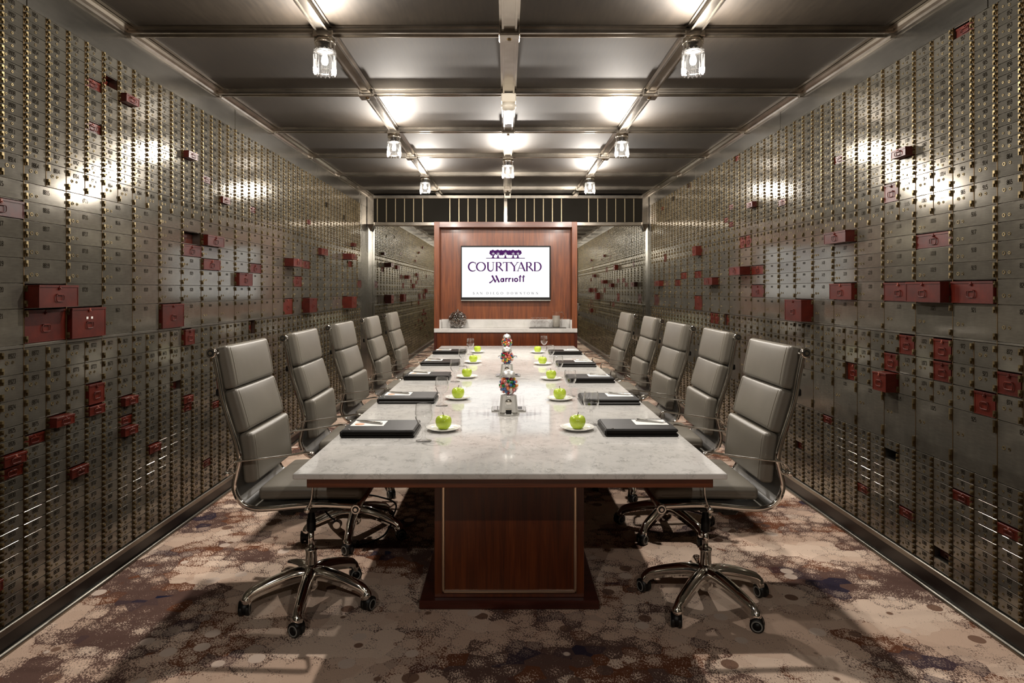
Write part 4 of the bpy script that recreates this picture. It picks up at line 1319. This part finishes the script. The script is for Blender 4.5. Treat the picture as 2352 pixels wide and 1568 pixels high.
def text_strokes(txt, x0, x1, zb_, h, gap, place, mb, mat, bold=1.0):
    items = [glyph(c) for c in txt]
    tot = sum(a for _, a in items) + gap * (len(txt) - 1)
    sx = (x1 - x0) / tot; x = 0
    for st, adv in items:
        for pts, w in st:
            wf = (lambda f, w=w: (w(f) if callable(w) else w) * h * bold)
            L, R, segs = stroke2d([(x0 + (x + px_) * sx, zb_ + pz * h) for px_, pz in pts], wf)
            V = [place(p.x, p.y) for p in L + R]; n = len(L)
            mb.add(V, [(a, b, n + b, n + a) for a, b in segs], mat)
        x += adv + gap

def build_screen():
    # u, v of the photograph's screen plane expressed in metres on the screen
    Y = 8.325
    X = lambda u: (u - UV) * Y / F
    Z = lambda v: H + (HOR - v) * Y / F
    tv = thing('wall_screen', 'large flat wall screen showing a purple hotel logo with trees on white', 'television', (0, Y, 0))
    m = MB(); m.bevbox(X(1058.6), X(1265), .0, .045, Z(690), Z(564), .004); m.build('bezel', M['plastic'], tv)
    m = MB(); m.box(X(1060.9), X(1261.9), -.001, .0, Z(682.6), Z(567.6)); scr = m.build('display', M['screen'], tv)
    m = MB(); m.bevbox(X(1058.6), X(1265), -.004, .02, Z(690.6), Z(688.5), .001); m.build('lower_trim', M['satin'], tv)
    # crop coordinates: 4.611 px per photo px, origin (980, 480)
    cx = lambda a: X(980 + a / 4.611); cz = lambda b: Z(480 + b / 4.611)
    yy = -.0025
    place = lambda x, z: (x, yy, z)
    m = MB()
    hC = cz(562) - cz(658)
    text_strokes('COURTYARD', cx(438), cx(1226), cz(658), hC, -.06, place, m, 0, 1.1)
    # Marriott: slanted M with a tail, then bold lower case
    def st(pts, w):
        L, R, segs = stroke2d([(cx(a), cz(b)) for a, b in pts], (lambda f: w(f) / 4.611 * Y / F) if callable(w) else w / 4.611 * Y / F)
        V = [place(p.x, p.y) for p in L + R]; n = len(L)
        m.add(V, [(a, b, n + b, n + a) for a, b in segs], 0)
    st([(692, 702), (730, 776)], 17); st([(733, 702), (768, 776)], 17)
    st([(718, 745), (700, 752), (688, 768), (664, 782)], lambda f: 5 + 10 * f)
    st([(752, 742), (735, 752), (722, 776)], 7)
    def az(cx_, cz_, rx, ry, a0, a1): return [(cx_ + rx * math.cos(math.radians(a)), cz_ - ry * math.sin(math.radians(a))) for a in [a0 + (a1 - a0) * k / 14 for k in range(15)]]
    st(az(799, 752, 13, 17, 0, 360), 12); st([(815, 730), (815, 771)], 13)
    for x_ in (838, 872):
        st([(x_, 729), (x_, 771)], 13); st([(x_ + 3, 744), (x_ + 10, 734), (x_ + 24, 734)], 11)
    st([(911, 729), (911, 771)], 14)
    st(az(947, 750, 17, 16, 0, 360), 13)
    for x_ in (988, 1024):
        st([(x_ + 6, 700), (x_, 716), (x_, 771)], 13); st([(x_ - 14, 720), (x_ + 16, 716)], 8)
    # row of trees on a line
    st([(630, 521), (1040, 521)], 7)
    for a, b, r1, r2 in ((700, 462, 36, 30), (752, 458, 34, 27), (790, 462, 34, 28), (834, 458, 40, 26), (876, 462, 30, 26), (913, 460, 38, 28), (950, 464, 30, 26), (974, 460, 32, 27)):
        pts = [(a + r1 * (1 + .09 * math.sin(7 * q)) * math.cos(q), b + r2 * (1 + .09 * math.sin(7 * q)) * math.sin(q)) for q in [2 * math.pi * k / 30 for k in range(30)]]
        V = [place(cx(p), cz(q)) for p, q in pts]
        m.add([place(cx(a), cz(b))] + V, [(0, 1 + k, 1 + (k + 1) % 30) for k in range(30)], 0)
    for a in (704, 756, 834, 916, 966):
        st([(a, 488), (a - 1, 520)], lambda f: 13 - 3 * math.sin(math.pi * f) + 6 * f)
        st([(a - 22, 520), (a - 6, 514), (a, 506)], 5); st([(a + 20, 520), (a + 6, 514), (a, 506)], 5)
    m.build('logo_lettering', M['purple'], scr)
    m = MB(); yy = -.0035
    for a in (704, 756, 834, 916, 966):
        for dx, dz in ((-16, -22), (-7, -30), (3, -34), (11, -28), (18, -20)):
            L, R, segs = stroke2d([(cx(a + dx * .3), cz(488 + dz * .35)), (cx(a + dx), cz(488 + dz))], lambda f: (3.4 - 2.6 * f) / 4.611 * Y / F)
            V = [(p.x, yy, p.y) for p in L + R]; n = len(L)
            m.add(V, [(i, j, n + j, n + i) for i, j in segs], 0)
    m.build('branch_gaps', M['logo_white'], scr)
    m = MB(); yy = -.0025
    text_strokes('SAN', cx(488), cx(592), cz(902), cz(879) - cz(902), .60, place, m, 0)
    text_strokes('DIEGO', cx(631), cx(812), cz(902), cz(879) - cz(902), .60, place, m, 0)
    text_strokes('DOWNTOWN', cx(848), cx(1182), cz(902), cz(879) - cz(902), .60, place, m, 0)
    m.build('caption_lettering', M['logo_dark'], scr)

# ------------------------------------------------------------------ wooden cabinet with counter, and what stands on it
def build_credenza():
    YC = 8.20
    x0, x1, zt = -.920, .903, 2.264
    c = thing('wooden_cabinet', 'reddish wooden cabinet with tall framed back holding the screen above a marble counter', 'cabinet', (0, YC, 0))
    w = .067
    d = .56
    for a, b in ((x0, x0 + w), (x1 - w, x1)):
        m = MB(); m.bevbox(a, b, 0, d, .905, zt, .002)
        m.build('side_panel', M['wood_panel'], c)
    m = MB(); m.bevbox(x0 + w, x1 - w, 0, d, zt - .069, zt, .002)
    m.add([(x0, -.0006, zt), (x0 + w, -.0006, zt - .069), (x0 + w + .002, -.0006, zt - .067), (x0 + .002, -.0006, zt)], [(0, 1, 2, 3)], 1)
    m.build('top_panel', [M['wood_x'], M['wood_dark']], c)
    m = MB(); m.box(x0 + w, x1 - w, .19, d - .01, .905, zt - .069); m.build('back_panel', M['wood_panel'], c)
    m = MB(); m.bevbox(x0, x1, -.012, .19, .855, .907, .003); m.build('counter', M['counter_marble'], c)
    m = MB(); m.bevbox(x0 + w, x1 - w, .172, .19, .907, 1.016, .002)
    m.bevbox(x0 + w, x0 + w + .018, .0, .172, .907, 1.016, .002); m.bevbox(x1 - w - .018, x1 - w, .0, .172, .907, 1.016, .002)
    m.build('backsplash', M['counter_marble'], c)
    m = MB(); m.box(x0 + .004, x1 - .004, .02, d, .08, .855); m.box(x0 + .03, x1 - .03, .05, d, 0.002, .08, 1); m.build('carcass', [M['wood'], M['dark']], c)
    xs_ = [x0 + .032, (1083 - UV) * YC / F, (1239 - UV) * YC / F, x1 - .032]
    for k in range(3):
        m = MB(); m.bevbox(xs_[k] + .0015, xs_[k + 1] - .0015, .0, .02, .09, .845, .002); dr = m.build('door', M['wood'], c)
    for a, b in ((x0, x0 + .032), (x1 - .032, x1)):
        m = MB(); m.bevbox(a, b, -.002, .02, 0.002, .855, .002); m.build('stile', M['wood_dark'], c)
    px = lambda u, y: (u - UV) * y / F
    zc = .907
    # perforated silver ornament
    import bmesh
    bm = bmesh.new(); bmesh.ops.create_icosphere(bm, subdivisions=3, radius=.114)
    V = []; Fc = []; idx = {}
    for f in bm.faces:
        cen = f.calc_center_median()
        for v in f.verts:
            k = 0.40
            p = (v.co + (cen - v.co) * k).normalized() * .114
            idx[(f.index, v.index)] = len(V); V.append((p.x, p.y, p.z))
    bm.faces.ensure_lookup_table()
    for f in bm.faces: Fc.append(tuple(idx[(f.index, v.index)] for v in f.verts))
    for e in bm.edges:
        a, b = e.link_faces[0].index, e.link_faces[1].index
        v1, v2 = e.verts[0].index, e.verts[1].index
        Fc.append((idx[(a, v1)], idx[(a, v2)], idx[(b, v2)], idx[(b, v1)]))
    rings = 0
    for v in bm.verts:
        z = v.co.z / .114
        if z < -.62 or z > .80 or (hash((round(v.co.x, 3), round(v.co.y, 3))) % 5 == 0 and False):
            fs = [idx[(f.index, v.index)] for f in v.link_faces]
            cc = v.co.normalized(); ax = cc.orthogonal().normalized(); ay = cc.cross(ax)
            fs.sort(key=lambda i: math.atan2(Vector(V[i]).dot(ay), Vector(V[i]).dot(ax)))
            Fc.append(tuple(fs))
    bm.free()
    y = 8.29
    o = thing('silver_ornament', 'round silver ornament pierced with holes on the counter', 'ornament', (px(1051.3, y), y, zc + .1145 * .93))
    m = MB(); m.add([(p[0], p[1], max(p[2], -.1145 * .93)) for p in V], Fc, 0, True)
    s = m.build('pierced_shell', M['silver'], o)
    md = s.modifiers.new('thick', 'SOLIDIFY'); md.thickness = .003
    m = MB(); m.lathe([(.018, .108), (.016, .116), (.010, .120), (.009, .134), (.012, .137), (.0, .139)], 14); m.build('stopper', M['chrome'], o)
    # slate tray, pitcher, upturned glasses
    tx0, tx1 = px(1216, 8.27), px(1300, 8.27)
    t = thing('slate_tray', 'dark slate tray under the glasses and pitcher', 'tray', ((tx0 + tx1) / 2, 8.275, zc))
    m = MB(); m.bevbox(-(tx1 - tx0) / 2, (tx1 - tx0) / 2, -.07, .07, .001, .010, .002); m.build('tray_slab', M['slate'], t)
    p = thing('water_pitcher', 'frosted glass pitcher with a curved handle on the slate tray', 'pitcher', (px(1277.5, 8.27), 8.27, zc + .010))
    m = MB(); m.lathe([(0, .003), (.040, .003), (.047, .012), (.050, .10), (.052, .150)], 24, cap=False); m.lathe([(.0, .150), (.050, .150)], 24, cap=False); m.build('water', M['frost'], p)
    m = MB(); m.lathe([(0, 0), (.044, .0), (.050, .010), (.054, .10), (.055, .15), (.052, .185), (.050, .195), (.052, .205), (.0535, .206)], 28, cap=False)
    m.build('glass_jug', M['clear'], p)
    m = MB(); m.tube(spline([(.052, 0, .190), (.078, 0, .198), (.092, 0, .170), (.086, 0, .130), (.056, 0, .095)], 5), .006, 8); m.build('handle', M['crystal_top'], p)
    g0 = thing('upturned_glass', '', 'glass')
    m = MB(); m.lathe([(.036, .000), (.0385, .020), (.040, .040), (.034, .060), (.018, .078), (.006, .084), (.0, .084)], 22, cap=False); m.build('bowl', M['clear'], g0)
    m = MB(); m.lathe([(0, .084), (.005, .090), (.004, .105), (.007, .118), (.018, .124), (.034, .128), (.034, .130), (0, .130)], 18); m.build('stem_and_foot', M['clear'], g0)
    us = [(1223.5, 8.235), (1233, 8.30), (1240, 8.235), (1247, 8.30), (1254.5, 8.235)]
    words = ['at the left end of the tray', 'in the back row, left', 'in the front row, middle', 'in the back row, right', 'next to the pitcher']
    for k, (u, y) in enumerate(us):
        g = g0 if k == 0 else copy_tree(g0)
        g.location = (px(u, y), y, zc + .010); g['label'] = 'stemmed glass standing upside down on the slate tray, ' + words[k]; g['group'] = 'upturned glasses on the tray'

def build_floor_cable():
    t = thing('power_cable', 'black power cable running up from the carpet beneath the left nearest chair', 'cable', (-.85, 3.55, 0))
    m = MB(); m.tube(spline([(.03, -.05, .010), (.10, .0, .010), (.17, .06, .03), (.20, .10, .10), (.22, .12, .18), (.12, .18, .20), (.02, .2, .21)], 6), .005, 6); m.build('cord', M['plastic'], t)
    m = MB(); m.bevbox(-.04, .04, -.06, .0, .001, .026, .006); m.build('plug_box', M['plastic'], t)

build_room()
xs, ys, zb = build_ceiling_grid()
build_lamps(xs, ys, zb)
build_back_wall()
build_cabinets()
build_red_boxes()
build_table()
build_chairs()
build_settings()
build_gumball_machines()
build_credenza()
build_screen()
build_floor_cable()
